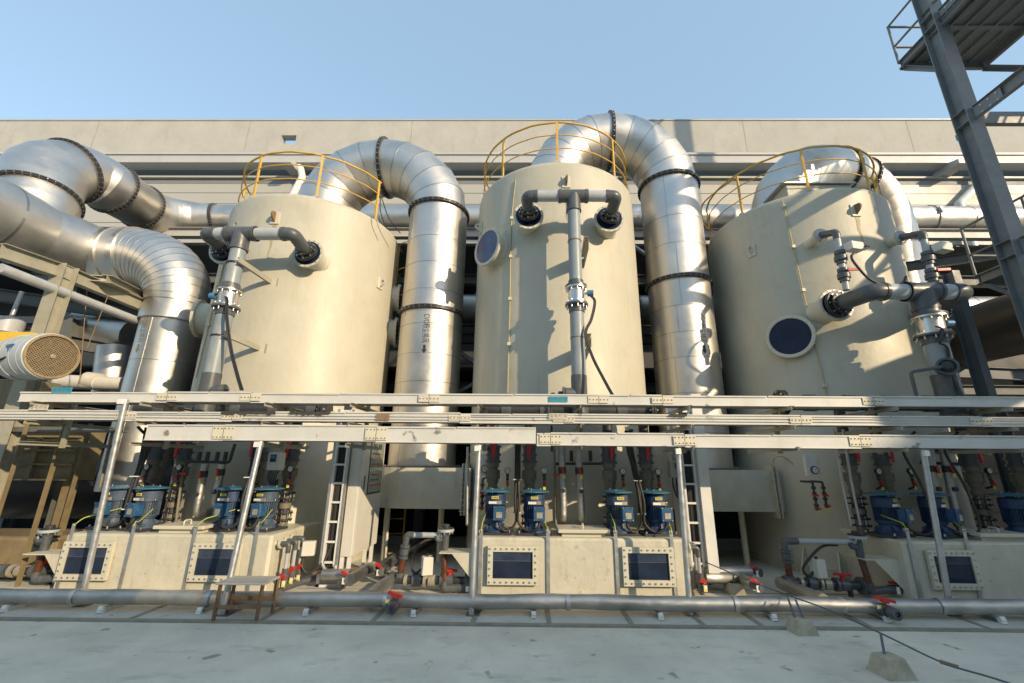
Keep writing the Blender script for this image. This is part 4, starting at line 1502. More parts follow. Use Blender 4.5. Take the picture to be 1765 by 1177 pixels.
t3b = tray('slimmer right half of the bottom cable tray', 0.17, 10.5, 5.93, 6.35, 2.03, 2.195, (0.36, 2.18, 4.55), lid=True)
# tags
def wall_tag(parent, c, w, h, mname, txt, ink, size):
    vs, fs = text_mesh(txt, size)
    b = NB(mname)
    b.box((c.x - w/2, c.y - 0.004, c.z - h/2), (c.x + w/2, c.y, c.z + h/2))
    b.add([(c.x + v.x, c.y - 0.0055, c.z + v.y) for v in vs], fs, ink)
    return b.build('name_tag', mname, parent)
wall_tag(t1, PY(107, 672, 5.985), 0.29, 0.075, 'tag_blue', '弱电桥架', 'ink_blue', 0.066)
wall_tag(t1, PY(962, 688, 5.985), 0.27, 0.075, 'tag_blue', '弱电桥架', 'ink_blue', 0.066)
wall_tag(t2, PY(67, 702, 5.952), 0.27, 0.075, 'tag', '强电桥架', 'ink_brown', 0.066)
wall_tag(t2, PY(962, 717, 5.952), 0.26, 0.075, 'tag', '强电桥架', 'ink_brown', 0.066)
# rust streak and black smudges on the middle tray: real flakes of tape and rust
b = NB('rust')
for i in range(9):
    x = PY(648 + i*2.6, 720, 5.95).x
    b.box((x, 5.953, 2.35 + 0.02*random.random()), (x + 0.018, 5.9545, 2.455))
b.build('rust_streak', 'rust', t2)
random.seed(5)
for (pa_, pb__) in ((385, 478), (502, 572), (1152, 1182)):
    xa_, xb__ = PY(pa_, 705, 5.98).x, PY(pb__, 705, 5.98).x
    b = NB('soot')
    n = 22
    lo = [2.452 - 0.012 - 0.030*random.random() for i in range(n+1)]
    for i in range(n):
        x0_, x1_ = xa_ + (xb__ - xa_)*i/n, xa_ + (xb__ - xa_)*(i+1)/n
        b.add([Vector((x0_, 5.9505, lo[i])), Vector((x1_, 5.9505, lo[i+1])), Vector((x1_, 5.9505, 2.470)), Vector((x0_, 5.9505, 2.470))], [(0, 1, 2, 3)])
    b.build('soot_mark', 'soot', t2)
# brackets under the trays
for i, x in enumerate((-6.9, -5.35, -3.6, -2.4, -0.62, 0.8, 2.3, 3.7, 5.15, 6.7)):
    th = thing('tray_bracket', ['rusty angle bracket under the trays near the left edge of the photo', 'angle bracket at the head of the leftmost post', 'angle bracket over the second motor pair',
               'angle bracket left of the cable ladder by the cabinet', 'angle bracket at the head of the middle post', 'angle bracket above the foil-wrapped pipes', 'angle bracket over the head of the post right of centre',
               'angle bracket right of the second cable ladder', 'angle bracket above the right row of motors', 'angle bracket at the right edge of the photo'][i],
               'bracket', (x, 6.1, 2.3), 'angle brackets that carry the trays')
    b = NB('cream_steel')
    for z in (2.325, 2.59):
        b.angle((x, 5.88, z - 0.03), (x + 0.02, 7.25, z - 0.03), 0.05, 0.006)
    b.angle((x, 5.88, 2.01), (x + 0.02, 7.25, 2.01), 0.05, 0.006)
    b.build('arms', 'cream_steel', th)
    b = NB('cream_steel')
    b.bar((x + 0.04, 6.42, 1.96), (x + 0.04, 6.42, 2.62), 0.05, 0.05)
    b.build('upright', 'cream_steel', th)
# front posts (galvanised tubes standing on the apron)
PL = ['slanting-looking grey tube post left of the left sump window', 'grey tube post behind the rusty stool', 'grey tube post at the left corner of the middle sump',
      'grey tube post at the right corner of the middle sump', 'grey tube post crossing the right sump window']
PB = [(138, 1046, 2.62), (382, 1062, 2.05), (812, 1062, 2.02), (1190, 1062, 2.0), (1640, 1062, 2.0)]
for i, (px, py, h) in enumerate(PB):
    p = PZ(px, py)
    th = thing('tray_post', PL[i], 'post', p, 'grey tube posts that carry the trays')
    b = NB('galv')
    top = Vector((p.x + (0.02 if i else -0.0), 5.93, h))
    b.tube([p + Vector((0, 0, 0.012)), top], 0.036, n=18)
    b.lathe([(0.036, 0), (0.044, 0), (0.044, 0.06), (0.036, 0.06)], p + (top - p)*0.975, top - p, 'galv', n=16)
    b.build('tube', 'galv', th)
    b = NB('rack')
    b.bar(p + Vector((-0.02, 0.0, 0.03)), p + Vector((0.12, 0.18, 0.03)), 0.012, 0.05)
    b.box((p.x - 0.06, p.y - 0.05, 0.012), (p.x + 0.10, p.y + 0.12, 0.020))
    b.build('foot', 'rack', th)
    b = NB('white_tag')
    b.box((top.x - 0.05, top.y - 0.07, h - 0.07), (top.x + 0.02, top.y - 0.035, h + 0.0))
    b.build('clamp', 'white_tag', th)

# ================================================================ CABINETS AND VERTICAL CABLE LADDERS
def ladder_rack(label, xb, yb, z0, z1, wx, dy, lean=0.0):
    """vertical cable ladder: deep side channels, rungs, cables between"""
    th = thing('vertical_cable_ladder', label, 'cable ladder', (xb, yb, z0), 'upright cable ladders')
    for s in (0, 1):
        b = NB('galv')
        x = xb + s*wx
        e = -0.03 if s == 0 else 0.03
        # chamfered foot
        b.box((x - 0.012, yb, z0 + 0.08), (x + 0.012, yb + dy, z1), 'white' if s else 'white')
        b.prism([(yb + 0.08, z0), (yb + dy, z0), (yb + dy, z0 + 0.08), (yb, z0 + 0.08)], x - 0.012, x + 0.012, 'white', plane='YZ')
        b.box((x + (0.012 if s else -0.052), yb, z0 + 0.08), (x + (0.052 if s else -0.012), yb + 0.008, z1))
        b.build('side_rail', 'galv', th)
    n = int((z1 - z0)/0.28)
    for i in range(n+1):
        b = NB('white')
        z = z0 + 0.1 + i*0.28
        b.box((xb + 0.012, yb + 0.01, z), (xb + wx - 0.012, yb + 0.03, z + 0.03))
        b.build('rung', 'white', th)
    b = NB('rubber')
    for i in range(7):
        x = xb + 0.03 + (wx - 0.06)*i/6
        b.tube([(x, yb + 0.06 + 0.015*math.sin(i*2), z0 + 0.06), (x + 0.006*math.sin(i), yb + 0.055, (z0+z1)/2), (x, yb + 0.065, z1 + 0.2)], 0.012, n=6)
    b.build('cables', 'rubber', th)
    return th
# ladder 1 and cabinet 1, between the left tank and the duct
l1 = PY(566, 972, 7.05)
ladder_rack('upright cable ladder packed with black cables, left of the cream cabinet', -2.99, 6.93, 0.24, 2.62, 0.17, 0.30)
cb = thing('control_cabinet', 'cream control cabinet turned side-on, rows of red and yellow buttons behind its long pane', 'cabinet', (-2.62, 7.1, 0.3))
x0c, y0c = -2.74, 6.98
RZC = R(-22)
def cabinet(parent, x0, y0, w, d, z0, z1, side):
    """narrow face toward the yard, door on the side (side=+1: right-hand side)"""
    b = NB('cabinet')
    b.bbox((x0, y0, z0), (x0 + w, y0 + d, z1), 0.008)
    b.build('body', 'cabinet', parent)
    xs = x0 + w if side > 0 else x0
    o_ = 0.02*side
    f = NB('cabinet')
    lo, hi = sorted((xs + 0.002*side, xs + 0.024*side))
    f.box((lo, y0 + 0.012, z0 + 0.015), (hi, y0 + d - 0.012, z1 - 0.015))
    door = f.build('door', 'cabinet', parent)
    lo, hi = sorted((xs + 0.0245*side, xs + 0.029*side))
    f = NB('rubber')
    f.box((lo, y0 + d*0.30, z0 + 0.86), (hi, y0 + d*0.94, z1 - 0.08))
    lo, hi = sorted((xs + 0.0292*side, xs + 0.033*side))
    f.box((lo, y0 + d*0.325, z0 + 0.885), (hi, y0 + d*0.915, z1 - 0.105), 'panel_glass')
    lo, hi = sorted((xs + 0.0334*side, xs + 0.041*side))
    rows = [('rack', 5), ('lamp_yellow', 5), ('lamp_red', 5), ('dial', 4), ('lamp_red', 4), ('lamp_green', 5), ('lamp_red', 6), ('lamp_red', 5), ('lamp_red', 4)]
    for i in range(2):
        yy = y0 + d*(0.42 + 0.22*i)
        f.box((lo, yy, z1 - 0.24), (hi, yy + d*0.15, z1 - 0.15), 'screen')
    for j, (mm, n) in enumerate(rows):
        z = z1 - 0.32 - j*0.085
        if z < z0 + 0.92:
            break
        for i in range(n):
            yy = y0 + d*(0.40 + 0.088*i)
            f.box((lo, yy, z - 0.011), (hi, yy + d*0.05, z + 0.011), mm if i < n-1 or j % 2 else 'lamp_red')
    f.build('pane', 'rubber', door)
    f = NB('rack')
    lo, hi = sorted((xs + 0.0245*side, xs + 0.035*side))
    f.box((lo, y0 + d*0.14, z0 + 0.95), (hi, y0 + d*0.17, z0 + 1.16))
    f.build('handle', 'rack', door)
cabinet(cb, -2.77, 7.0, 0.17, 1.08, 0.42, 2.25, 1)
for x, y in ((-2.74, 7.03), (-2.63, 7.03), (-2.74, 8.0), (-2.63, 8.0)):
    f = NB('white')
    f.box((x - 0.025, y - 0.025, 0.0), (x + 0.025, y + 0.025, 0.418))
    f.build('leg', 'white', cb)
f = NB('rust')
f.box((-3.12, 6.93, 0.20), (-2.55, 6.97, 0.235))
f.box((-3.12, 7.20, 0.20), (-2.55, 7.24, 0.235))
o = f.build('bracket_bar', 'rust')
tag(o, 'rusty bracket bar under the feet of the left cable ladder', 'bracket')
f = NB('white')
f.box((-3.08, 7.0, 0.012), (-3.03, 7.05, 0.2))
f.box((-3.08, 7.0, 0.012), (-2.7, 7.06, 0.05))
f.build('stand', 'white', o)
ladder_rack('upright cable ladder right of the middle sump, cream cover beside it', 2.50, 6.95, 0.27, 2.62, 0.17, 0.30)
f = NB('white')
f.box((2.712, 6.9, 0.27), (2.87, 7.4, 2.9))
f.box((2.45, 7.3, 0.27), (2.71, 7.4, 2.9))
o = f.build('cable_riser_cover', 'white')
tag(o, 'tall white sheet cover standing right of the second cable ladder', 'cover')
c2 = thing('control_cabinet', 'grey side of a cabinet standing in shade behind the second cable ladder', 'cabinet', (2.3, 7.5, 0.3))
f = NB('cabinet')
f.bbox((2.28, 7.42, 0.35), (2.44, 8.2, 2.3), 0.008)
f.build('body', 'cabinet', c2)
for x, y in ((2.3, 7.45), (2.42, 7.45), (2.3, 8.15)):
    f = NB('white')
    f.box((x - 0.02, y - 0.02, 0), (x + 0.02, y + 0.02, 0.348))
    f.build('leg', 'white', c2)
sb = thing('switch_box', 'small grey switch box with a tiny screen, hung behind the right post', 'box', PY(1168, 806, 7.0))
p = PY(1168, 808, 7.0)
f = NB('cream_steel')
f.bbox((p.x - 0.12, p.y, p.z - 0.13), (p.x + 0.12, p.y + 0.12, p.z + 0.13), 0.01)
f.box((p.x - 0.045, p.y - 0.004, p.z + 0.0), (p.x - 0.005, p.y, p.z + 0.09), 'screen')
f.build('case', 'cream_steel', sb)
f = NB('rubber')
for i in range(3):
    f.tube(bez([(p.x - 0.08 + i*0.07, p.y + 0.05, p.z - 0.13), (p.x - 0.07 + i*0.05, p.y + 0.05, p.z - 0.3), (p.x - 0.02 + i*0.02, p.y + 0.04, p.z - 0.42), (p.x + 0.03, p.y + 0.05, p.z - 0.3)], 5), 0.012, n=6)
f.build('cables', 'rubber', sb)

# cream display box on the left row
p = PY(473, 795, 6.95)
th = thing('display_box', 'cream display box with a small dark screen above the last left motor', 'box', p)
f = NB('cabinet')
f.bbox((p.x - 0.12, p.y - 0.02, p.z - 0.135), (p.x + 0.12, p.y + 0.10, p.z + 0.135), 0.012, rz=R(-12), c=(p.x, p.y, 0))
f.build('case', 'cabinet', th)
f = NB('screen')
f.box((p.x - 0.06, p.y - 0.03, p.z - 0.01), (p.x + 0.045, p.y - 0.022, p.z + 0.105), 'screen', rz=R(-12), c=(p.x, p.y, 0))
f.box((p.x - 0.045, p.y - 0.034, p.z + 0.04), (p.x + 0.03, p.y - 0.0305, p.z + 0.09), 'meter_blue', rz=R(-12), c=(p.x, p.y, 0))
f.build('screen', 'screen', th)
f = NB('rubber')
for i in range(5):
    f.tube(bez([(p.x - 0.07 + i*0.035, p.y + 0.04, p.z - 0.13), (p.x - 0.06 + i*0.03, p.y + 0.0, p.z - 0.25), (p.x - 0.02 + i*0.02, p.y + 0.06, p.z - 0.36), (p.x + 0.03, p.y + 0.14, p.z - 0.28)], 5), 0.010, n=6)
f.build('cables', 'rubber', th)

# gauge boards with their little valve trees
def gauge_board(px, py, Y, label, rz=0.0, w=0.23, h=0.34):
    p = PY(px, py, Y)
    th = thing('gauge_board', label, 'gauge', p, 'white gauge boards')
    f = NB('white')
    f.bbox((p.x - w/2, p.y, p.z - h/2), (p.x + w/2, p.y + 0.07, p.z + h/2), 0.006, rz=rz, c=(p.x, p.y, 0))
    f.build('plate', 'white', th)
    f = NB('pvc_dark')
    c = Vector((p.x + 0.01, p.y, p.z - h*0.22))
    f.cyl(c, c - Vector((0, 0.03, 0)), 0.062, n=24)
    f.cyl(c - Vector((0, 0.0305, 0)), c - Vector((0, 0.032, 0)), 0.05, 'dial', n=24)
    f.bar(c - Vector((0, 0.034, 0)), c + Vector((0.02, -0.034, 0.03)), 0.005, 0.004, 'ink')
    f.build('dial', 'pvc_dark', th)
    return th
gauge_board(835, 800, 7.3, 'white gauge board half hidden behind the post at the middle sump')
gauge_board(1401, 802, 7.4, 'white gauge board on the right tank, above two small valve trees')
def valve_tree(px, py, Y, label, n=1, h=0.4):
    p = PY(px, py, Y)
    th = thing('valve_tree', label, 'valve', p, 'small black valve trees')
    f = NB('pvc_dark')
    f.cyl((p.x, p.y, p.z), (p.x, p.y, p.z - h), 0.018, n=10)
    for z in (0.03, 0.12, 0.2, 0.3, h - 0.05):
        f.lathe([(0.018, 0), (0.033, 0), (0.033, 0.04), (0.018, 0.04)], (p.x, p.y, p.z - z), (0, 0, -1), n=12)
    f.tube(rounded([(p.x, p.y, p.z - 0.02), (p.x, p.y, p.z + 0.04), (p.x, p.y + 0.3, p.z + 0.04)], 0.03, 3), 0.018, n=8)
    f.build('stem', 'pvc_dark', th)
    for z in (0.16, h - 0.04):
        f = NB('red')
        f.bar((p.x - 0.055, p.y - 0.04, p.z - z), (p.x + 0.035, p.y - 0.04, p.z - z - 0.01), 0.022, 0.03)
        f.build('handle', 'red', th)
    f = NB('ylabel')
    f.box((p.x - 0.02, p.y - 0.045, p.z - h - 0.05), (p.x + 0.015, p.y - 0.04, p.z - h))
    f.build('tag', 'ylabel', th)
valve_tree(1401, 835, 7.36, 'left of two small valve trees under the right gauge board')
valve_tree(1418, 835, 7.36, 'right of two small valve trees under the right gauge board', h=0.36)
valve_tree(832, 830, 7.05, 'small valve tree with red taps left of the first middle motor', h=0.42)

# ================================================================ RISERS WITH THE FLOW METER
def riser(label, top, xl, xr, Yf, noz, r, zbot, meterz, k, side=1, blank=True):
    """top: tee centre; xl/xr: elbow x; noz: the two nozzle centres"""
    th = thing('spray_riser', label, 'pipe', (top.x, top.y, zbot), 'grey spray risers with metal flow meters')
    rh = r*0.88
    b = NB('pvc')
    b.cyl((top.x - 0.27, Yf, top.z), (top.x + 0.27, Yf, top.z), rh*1.18, n=28)
    for s in (-1, 1):
        b.lathe([(rh, 0), (rh*1.27, 0), (rh*1.27, 0.05), (rh, 0.05)], (top.x + s*0.27, Yf, top.z), (-s, 0, 0), n=28)
    b.cyl((top.x, Yf, top.z), (top.x, Yf, top.z - 0.33), r*1.14, n=28)
    b.lathe([(r, 0), (r*1.22, 0), (r*1.22, 0.05), (r, 0.05)], (top.x, Yf, top.z - 0.28), (0, 0, -1), n=28)
    b.build('tee', 'pvc', th)
    for xe, nz, s in ((xl, noz[0], -1), (xr, noz[1], 1)):
        b = NB('pvc_light')
        b.cyl((top.x + s*0.2, Yf, top.z), (xe - s*0.19, Yf, top.z), rh, n=24)
        b.build('cross_pipe', 'pvc_light', th)
        b = NB('pvc')
        e = Vector((xe, Yf, top.z))
        pts = rounded([e - Vector((s*0.20, 0, 0)), e, e.lerp(nz, 0.35) if False else Vector((nz.x, Yf + 0.13, nz.z)), nz], 0.12, 5)
        b.tube(rounded([e - Vector((s*0.20, 0, 0)), e, nz], 0.15, 8), rh*1.08, n=24)
        b.lathe([(rh, 0), (rh*1.16, 0), (rh*1.16, 0.05), (rh, 0.05)], e - Vector((s*0.2, 0, 0)), (s, 0, 0), n=24)
        b.build('elbow', 'pvc', th)
        b = NB('pvc_dark')
        d = (nz - e).normalized()
        L = (nz - e).length
        for q, rr in ((0.0, 1.9), (0.035, 1.9), (0.11, 1.55)):
            b.lathe([(rh, 0), (rh*rr, 0), (rh*rr, 0.024), (rh, 0.024)], nz - d*(q + 0.026), d, n=28)
        bolts_ring(b, nz - d*0.062, -d, rh*1.6, 8, br=0.016, h=0.03)
        bolts_ring(b, nz - d*0.136, -d, rh*1.35, 8, br=0.012, h=0.02)
        b.build('coupling', 'pvc_dark', th)
    b = NB('riser')
    b.cyl((top.x, Yf, top.z - 0.3), (top.x, Yf, meterz + 0.24), r, n=28)
    b.cyl((top.x, Yf, meterz - 0.2), (top.x, Yf, zbot), r*1.04, n=28)
    b.build('pipe', 'riser', th)
    # meter
    for q, s in ((meterz + 0.155, 1), (meterz - 0.185, -1)):
        b = NB('pvc')
        b.lathe([(r, 0), (r*1.62, 0), (r*1.62, 0.03), (r*1.18, 0.036), (r*1.14, 0.12), (r, 0.12)] if s > 0 else [(r, 0.03), (r*1.7, 0.03), (r*1.7, 0.0), (r*1.2, -0.01), (r*1.16, -0.12), (r, -0.12)], (top.x, Yf, q), n=28)
        b.build('flange_adapter', 'pvc', th)
    b = NB('bolt')
    b.cyl((top.x, Yf, meterz - 0.13), (top.x, Yf, meterz + 0.13), r*1.18, n=28)
    for q in (meterz - 0.15, meterz + 0.122):
        b.lathe([(r*1.15, 0), (r*1.58, 0), (r*1.58, 0.028), (r*1.15, 0.028)], (top.x, Yf, q), n=28)
    bolts_ring(b, (top.x, Yf, meterz + 0.19), (0, 0, -1), r*1.42, 10, br=0.013, h=0.11)
    bolts_ring(b, (top.x, Yf, meterz - 0.10), (0, 0, -1), r*1.42, 10, br=0.013, h=0.14)
    o = b.build('flow_meter', 'bolt', th)
    b = NB('meter_blue')
    c = Vector((top.x + side*(r*1.2 + 0.05), Yf - 0.02, meterz + 0.04))
    b.cyl(c, c + Vector((side*0.10, -0.01, 0.0)), 0.055, n=16)
    b.cyl(c - Vector((side*0.06, 0, 0)), c, 0.022, 'bolt', n=10)
    b.build('meter_head', 'meter_blue', o)
    # cap tee low on the riser
    b = NB('pvc')
    b.cyl((top.x, Yf, zbot + 0.1), (top.x, Yf, zbot + 0.72), r*1.12, n=28)
    if blank:
        q = Vector((top.x - side*(r + 0.12), Yf - 0.03, zbot + 0.42))
        b.cyl(Vector((top.x, Yf, zbot + 0.42)), q, r*0.85, n=24)
        b.cyl(q, q + Vector((-side*0.035, 0, 0)), r*0.95, 'pvc', n=24)
        b.cyl(q + Vector((-side*0.035, 0, 0)), q + Vector((-side*0.10, 0, 0)), 0.04, 'pvc_dark', n=14)
        b.cyl(q + Vector((-side*0.10, 0, 0)), q + Vector((-side*0.16, 0, 0)), 0.02, 'pvc_light', n=12)
        b.build('blank_tee', 'pvc', th)
        if k != 0:
            b = NB('pvc_dark')
            b.tube(rounded([q + Vector((-side*0.14, 0, 0)), q + Vector((-side*0.22, 0, 0)), q + Vector((-side*0.22, 0, -0.9))], 0.03, 3), 0.018, n=10)
            b.build('drip_line', 'pvc_dark', th)
    else:
        b.build('socket', 'pvc', th)
    return th
z2t = PY(988, 338, 6.78)
riser('grey spray riser on the tallest tank, blue meter knob facing right',
      z2t, PY(905, 338, 6.78).x + 0.03, PY(1066, 340, 6.78).x - 0.03, 6.78, (NZ['2a'], NZ['2b']), 0.115, 2.45, PY(994, 510, 6.78).z, 1, 1)
z1t = PY(417, 403, 6.78)
r1 = riser('grey spray riser on the left tank, leaning bracketed pipe with blue meter knob facing left',
      z1t, PY(352, 403, 6.78).x + 0.03, PY(508, 406, 6.78).x - 0.03, 6.78, (NZ['1a'], NZ['1b']), 0.125, 2.45, PY(402, 515, 6.78).z, 0, -1)
z3t = PY(1588, 503, 6.55)
r3 = riser('dark spray riser on the right tank with a long level cross pipe',
      z3t, PY(1500, 506, 6.6).x, PY(1655, 503, 6.6).x, 6.55, (NZ['3a'], NZ['3b']), 0.15, 2.45, PY(1605, 562, 6.55).z, 2, 1, blank=False)
# side port of the right riser, with its own small line
b = NB('pvc')
q = Vector((z3t.x, 6.55, PY(1605, 637, 6.55).z))
b.cyl(q, q + Vector((-0.14, -0.22, 0.0)), 0.12, n=28)
b.lathe([(0.10, 0), (0.135, 0), (0.135, 0.04), (0.10, 0.04)], q + Vector((-0.14, -0.22, 0)), (-0.54, -0.84, 0), n=28)
for i, rr in enumerate((0.09, 0.07, 0.055)):
    b.cyl(q + Vector((-0.14, -0.22, 0)), q + Vector((-0.15 - 0.03*i, -0.24 - 0.03*i, 0)), rr, 'pvc_dark', n=20)
b.tube(rounded([q + Vector((-0.17, -0.26, 0)), q + Vector((-0.32, -0.2, -0.02)), q + Vector((-0.60, -0.1, -0.06)), q + Vector((-0.58, -0.08, -0.6))], 0.05, 4), 0.025, 'pvc', n=10)
b.build('side_port', 'pvc', r3)
# bracket arms from the left tank that hold its riser
for (px0, py0, px1, py1) in ((410, 447, 470, 488), (385, 574, 450, 602)):
    a = PY(px0, py0, 6.62)
    c = PY(px1, py1, 7.42)
    b = NB('cream_steel')
    b.channel(a, c, 0.05, 0.09, 0.008)
    b.bar(c + Vector((-0.10, -0.04, 0)), c + Vector((0.13, -0.04, 0)), 0.02, 0.17)
    b.bar(c + Vector((0.0, 0.0, -0.085)), c + Vector((0.1, 0.3, -0.085)), 0.18, 0.012)
    b.bar(c + Vector((0.0, 0.0, 0.085)), c + Vector((0.1, 0.3, 0.085)), 0.18, 0.012)
    b.build('bracket_arm', 'cream_steel', r1)
    b = NB('rubber')
    b.lathe([(0.13, 0), (0.14, 0), (0.14, 0.03), (0.13, 0.03)], (z1t.x, 6.78, a.z - 0.03), n=24)
    b.build('pipe_clamp', 'rubber', r1)
for (px, py) in ((1009, 418), (1013, 583)):
    a = PY(px, py, 6.85)
    b = NB('cream_steel')
    ys = 7.4
    b.angle((a.x, 6.72, a.z), (a.x + 0.03, ys, a.z - 0.03), 0.09, 0.008)
    b.prism([(6.75, a.z - 0.16), (ys, a.z - 0.24), (ys, a.z - 0.04), (6.72, a.z - 0.01)], a.x + 0.035, a.x + 0.043, plane='YZ')
    b.build('bracket_arm', 'cream_steel', tanks[1])
    b = NB('rust')
    b.lathe([(0.118, 0), (0.125, 0), (0.125, 0.018), (0.118, 0.018)], (z2t.x, 6.78, a.z - 0.03), n=24)
    b.build('pipe_clamp', 'rust', tanks[1])
# meter cables
def cable(label, pts, r=0.014, group='black meter cables', n=6, m='rubber', name='meter_cable'):
    b = NB(m)
    c = bez(pts, n)
    b.tube(c, r, n=8)
    c2_ = [p + Vector((0.025, 0.01, 0.0)) for p in c]
    b.tube(c2_, r, n=8)
    return tag(b.build(name, m), label, 'cable', group)
cable('black cable falling from the middle riser meter to the top tray', [PY(1016, 508, 6.72), PY(1024, 520, 6.68), PY(1018, 550, 6.65), PY(1008, 575, 6.62), PY(1020, 615, 6.55), PY(1043, 660, 6.35), PY(1054, 680, 6.2)])
cable('black cable falling from the left riser meter to the top tray', [PY(384, 508, 6.68), PY(390, 516, 6.62), PY(389, 545, 6.55), PY(396, 600, 6.5), PY(407, 645, 6.4), PY(415, 672, 6.25)])
cable('black cable beside the right riser running down to the trays', [PY(1612, 562, 6.35), PY(1624, 568, 6.3), PY(1619, 590, 6.3), PY(1632, 600, 6.35), PY(1640, 645, 6.4), PY(1660, 685, 6.3)])
# two thin valve drops of the right tank
def drop(label, nz, px, py_top, py_bot, Y, px_bot, boxside=1):
    th = thing('valve_drop', label, 'pipe', (nz.x, nz.y, nz.z), 'thin valve drops on the right tank')
    a = nz
    e = PY(px, py_top, Y)
    f_ = PY(px_bot, py_bot, Y)
    b = NB('pvc')
    b.tube(rounded([a, e, e + (f_ - e)*0.12], 0.09, 6), 0.062, n=18)
    b.cyl(a, a + Vector((0, -0.03, 0)), 0.12, 'pvc_light', n=24)
    b.build('elbow', 'pvc', th)
    b = NB('pvc_light')
    b.cyl(e, f_, 0.052, n=18)
    b.build('pipe', 'pvc_light', th)
    for t0, t1 in ((0.34, 0.56), (0.64, 0.86)):
        c = NB('pvc')
        p0, p1 = e.lerp(f_, t0), e.lerp(f_, t1)
        L = (p1 - p0).length
        c.lathe([(0.05, 0), (0.085, 0), (0.085, L*0.25), (0.07, L*0.25), (0.07, L*0.4), (0.098, L*0.4), (0.098, L*0.75), (0.075, L*0.75), (0.075, L), (0.05, L)], p0, p1 - p0, n=20)
        c.build('valve', 'pvc', th)
    c = NB('red')
    p = e.lerp(f_, 0.70)
    c.bar(p + Vector((0.0, -0.11, 0)), p + Vector((0.20, -0.13, 0.0)), 0.03, 0.045)
    c.build('handle', 'red', th)
    c = NB('cabinet')
    p = e.lerp(f_, 0.36) + Vector((0.06, -0.14, 0.04))
    c.bbox((p.x, p.y - 0.07, p.z - 0.06), (p.x + 0.27, p.y + 0.09, p.z + 0.09), 0.01, rz=R(14), c=(p.x, p.y, 0))
    c.cyl((p.x + 0.28, p.y - 0.02, p.z), (p.x + 0.34, p.y - 0.02, p.z), 0.022, 'rubber', n=8)
    c.build('actuator', 'cabinet', th)
    return p
pa = drop('valve drop with a red tap, left of the two thin ones on the right tank', NZ['3c'], 1441, 400, 500, 6.85, 1459)
pb_ = drop('valve drop with a red tap, right of the two thin ones on the right tank', NZ['3d'], 1590, 402, 500, 6.8, 1612)
b = NB('rubber')
b.tube(bez([pa + Vector((0.3, -0.02, -0.03)), PY(1468, 440, 6.6), PY(1480, 462, 6.5), PY(1505, 485, 6.5), PY(1540, 492, 6.5), PY(1556, 487, 6.5), PY(1562, 476, 6.5)], 6), 0.02, n=8)
tag(b.build('meter_cable', 'rubber'), 'thick black cable sagging from the left actuator to the cross pipe of the right tank', 'cable', 'black meter cables')

# ================================================================ DARK HEADER PIPES behind the trays
def header(label, x0, x1, Y, z, fl, outs, r=0.115):
    th = thing('header_pipe', label, 'pipe', (x0, Y, z), 'dark header pipes behind the trays')
    b = NB('pvc_dark')
    b.cyl((x0, Y, z), (x1, Y, z), r, n=28)
    x = x0 + 0.35
    while x < x1 - 0.2:
        b.lathe([(r, 0), (r*1.14, 0), (r*1.14, 0.16), (r, 0.16)], (x, Y, z), (1, 0, 0), 'pvc', n=28)
        x += 0.62
    b.build('pipe', 'pvc_dark', th)
    for x in fl:
        c = NB('pvc_dark')
        c.lathe([(0, 0), (r*1.75, 0), (r*1.75, 0.035), (r, 0.035), (r, 0.045), (r*1.75, 0.045), (r*1.75, 0.08), (0, 0.08)], (x, Y, z), (1, 0, 0), n=32)
        bolts_ring(c, (x, Y, z), (-1, 0, 0), r*1.45, 8, br=0.018, h=0.025, m='brass')
        bolts_ring(c, (x + 0.08, Y, z), (1, 0, 0), r*1.45, 8, br=0.018, h=0.025, m='brass')
        c.build('end_flange', 'pvc_dark', th)
    return th
header('dark header pipe hidden behind the trays of the middle tank, flange at its right end', -0.72, 2.12, 6.95, 2.62, (2.02,), ())
header('dark header pipe behind the trays of the left tank', -6.35, -3.2, 6.95, 2.60, (-3.3,), ())
header('grey header pipe just above the top tray at the right, big flange at its left', 4.05, 9.0, 6.7, 2.74, (4.0,), ())

# ================================================================ FOIL-WRAPPED PIPES AND THIN DROPS ABOVE THE SUMPS
def foil_drop(label, pts, r, valve_t=0.35):
    th = thing('foil_wrapped_pipe', label, 'pipe', pts[-1], 'foil-wrapped drop pipes')
    b = NB('insul')
    pts = [Vector(p) for p in pts]
    b.tube(rounded(pts, 0.10, 4), r, n=20)
    b.build('wrap', 'insul', th)
    a, c = pts[0], pts[1]
    p = a.lerp(c, valve_t)
    d = (c - a).normalized()
    b = NB('pvc_dark')
    b.cyl(p - d*0.05, p + d*0.05, r*1.12, n=16)
    b.build('valve', 'pvc_dark', th)
    b = NB('pvc_dark')
    b.cyl(p + d*0.3 + Vector((0.0, -r, 0)), p + d*0.3 + Vector((0.0, -r - 0.04, 0)), 0.035, n=14)
    b.build('knob', 'pvc_dark', th)
    b = NB('red')
    b.bar(p + Vector((-0.01, -r - 0.02, 0.05)), p + Vector((0.02, -r - 0.03, -0.06)), 0.03, 0.03)
    b.build('handle', 'red', th)
    b = NB('ylabel')
    b.box((p.x, p.y - r - 0.03, p.z - 0.12), (p.x + 0.04, p.y - r - 0.025, p.z - 0.06))
    b.build('tag', 'ylabel', th)
Yf_ = 7.05
foil_drop('left foil-wrapped pipe above the middle hatch', [PY(968, 768, Yf_), PY(971, 893, Yf_), PY(971, 897, Yf_ + 0.2)], 0.056)
foil_drop('right foil-wrapped pipe above the middle hatch', [PY(996, 768, Yf_), PY(1003, 895, Yf_), PY(1003, 899, Yf_ + 0.2)], 0.058)
foil_drop('foil-wrapped pipe with an elbow, left of the pair behind the left hatch', [PY(354, 800, 7.05), PY(337, 888, 7.05), PY(362, 882, 7.35)], 0.055, 0.2)
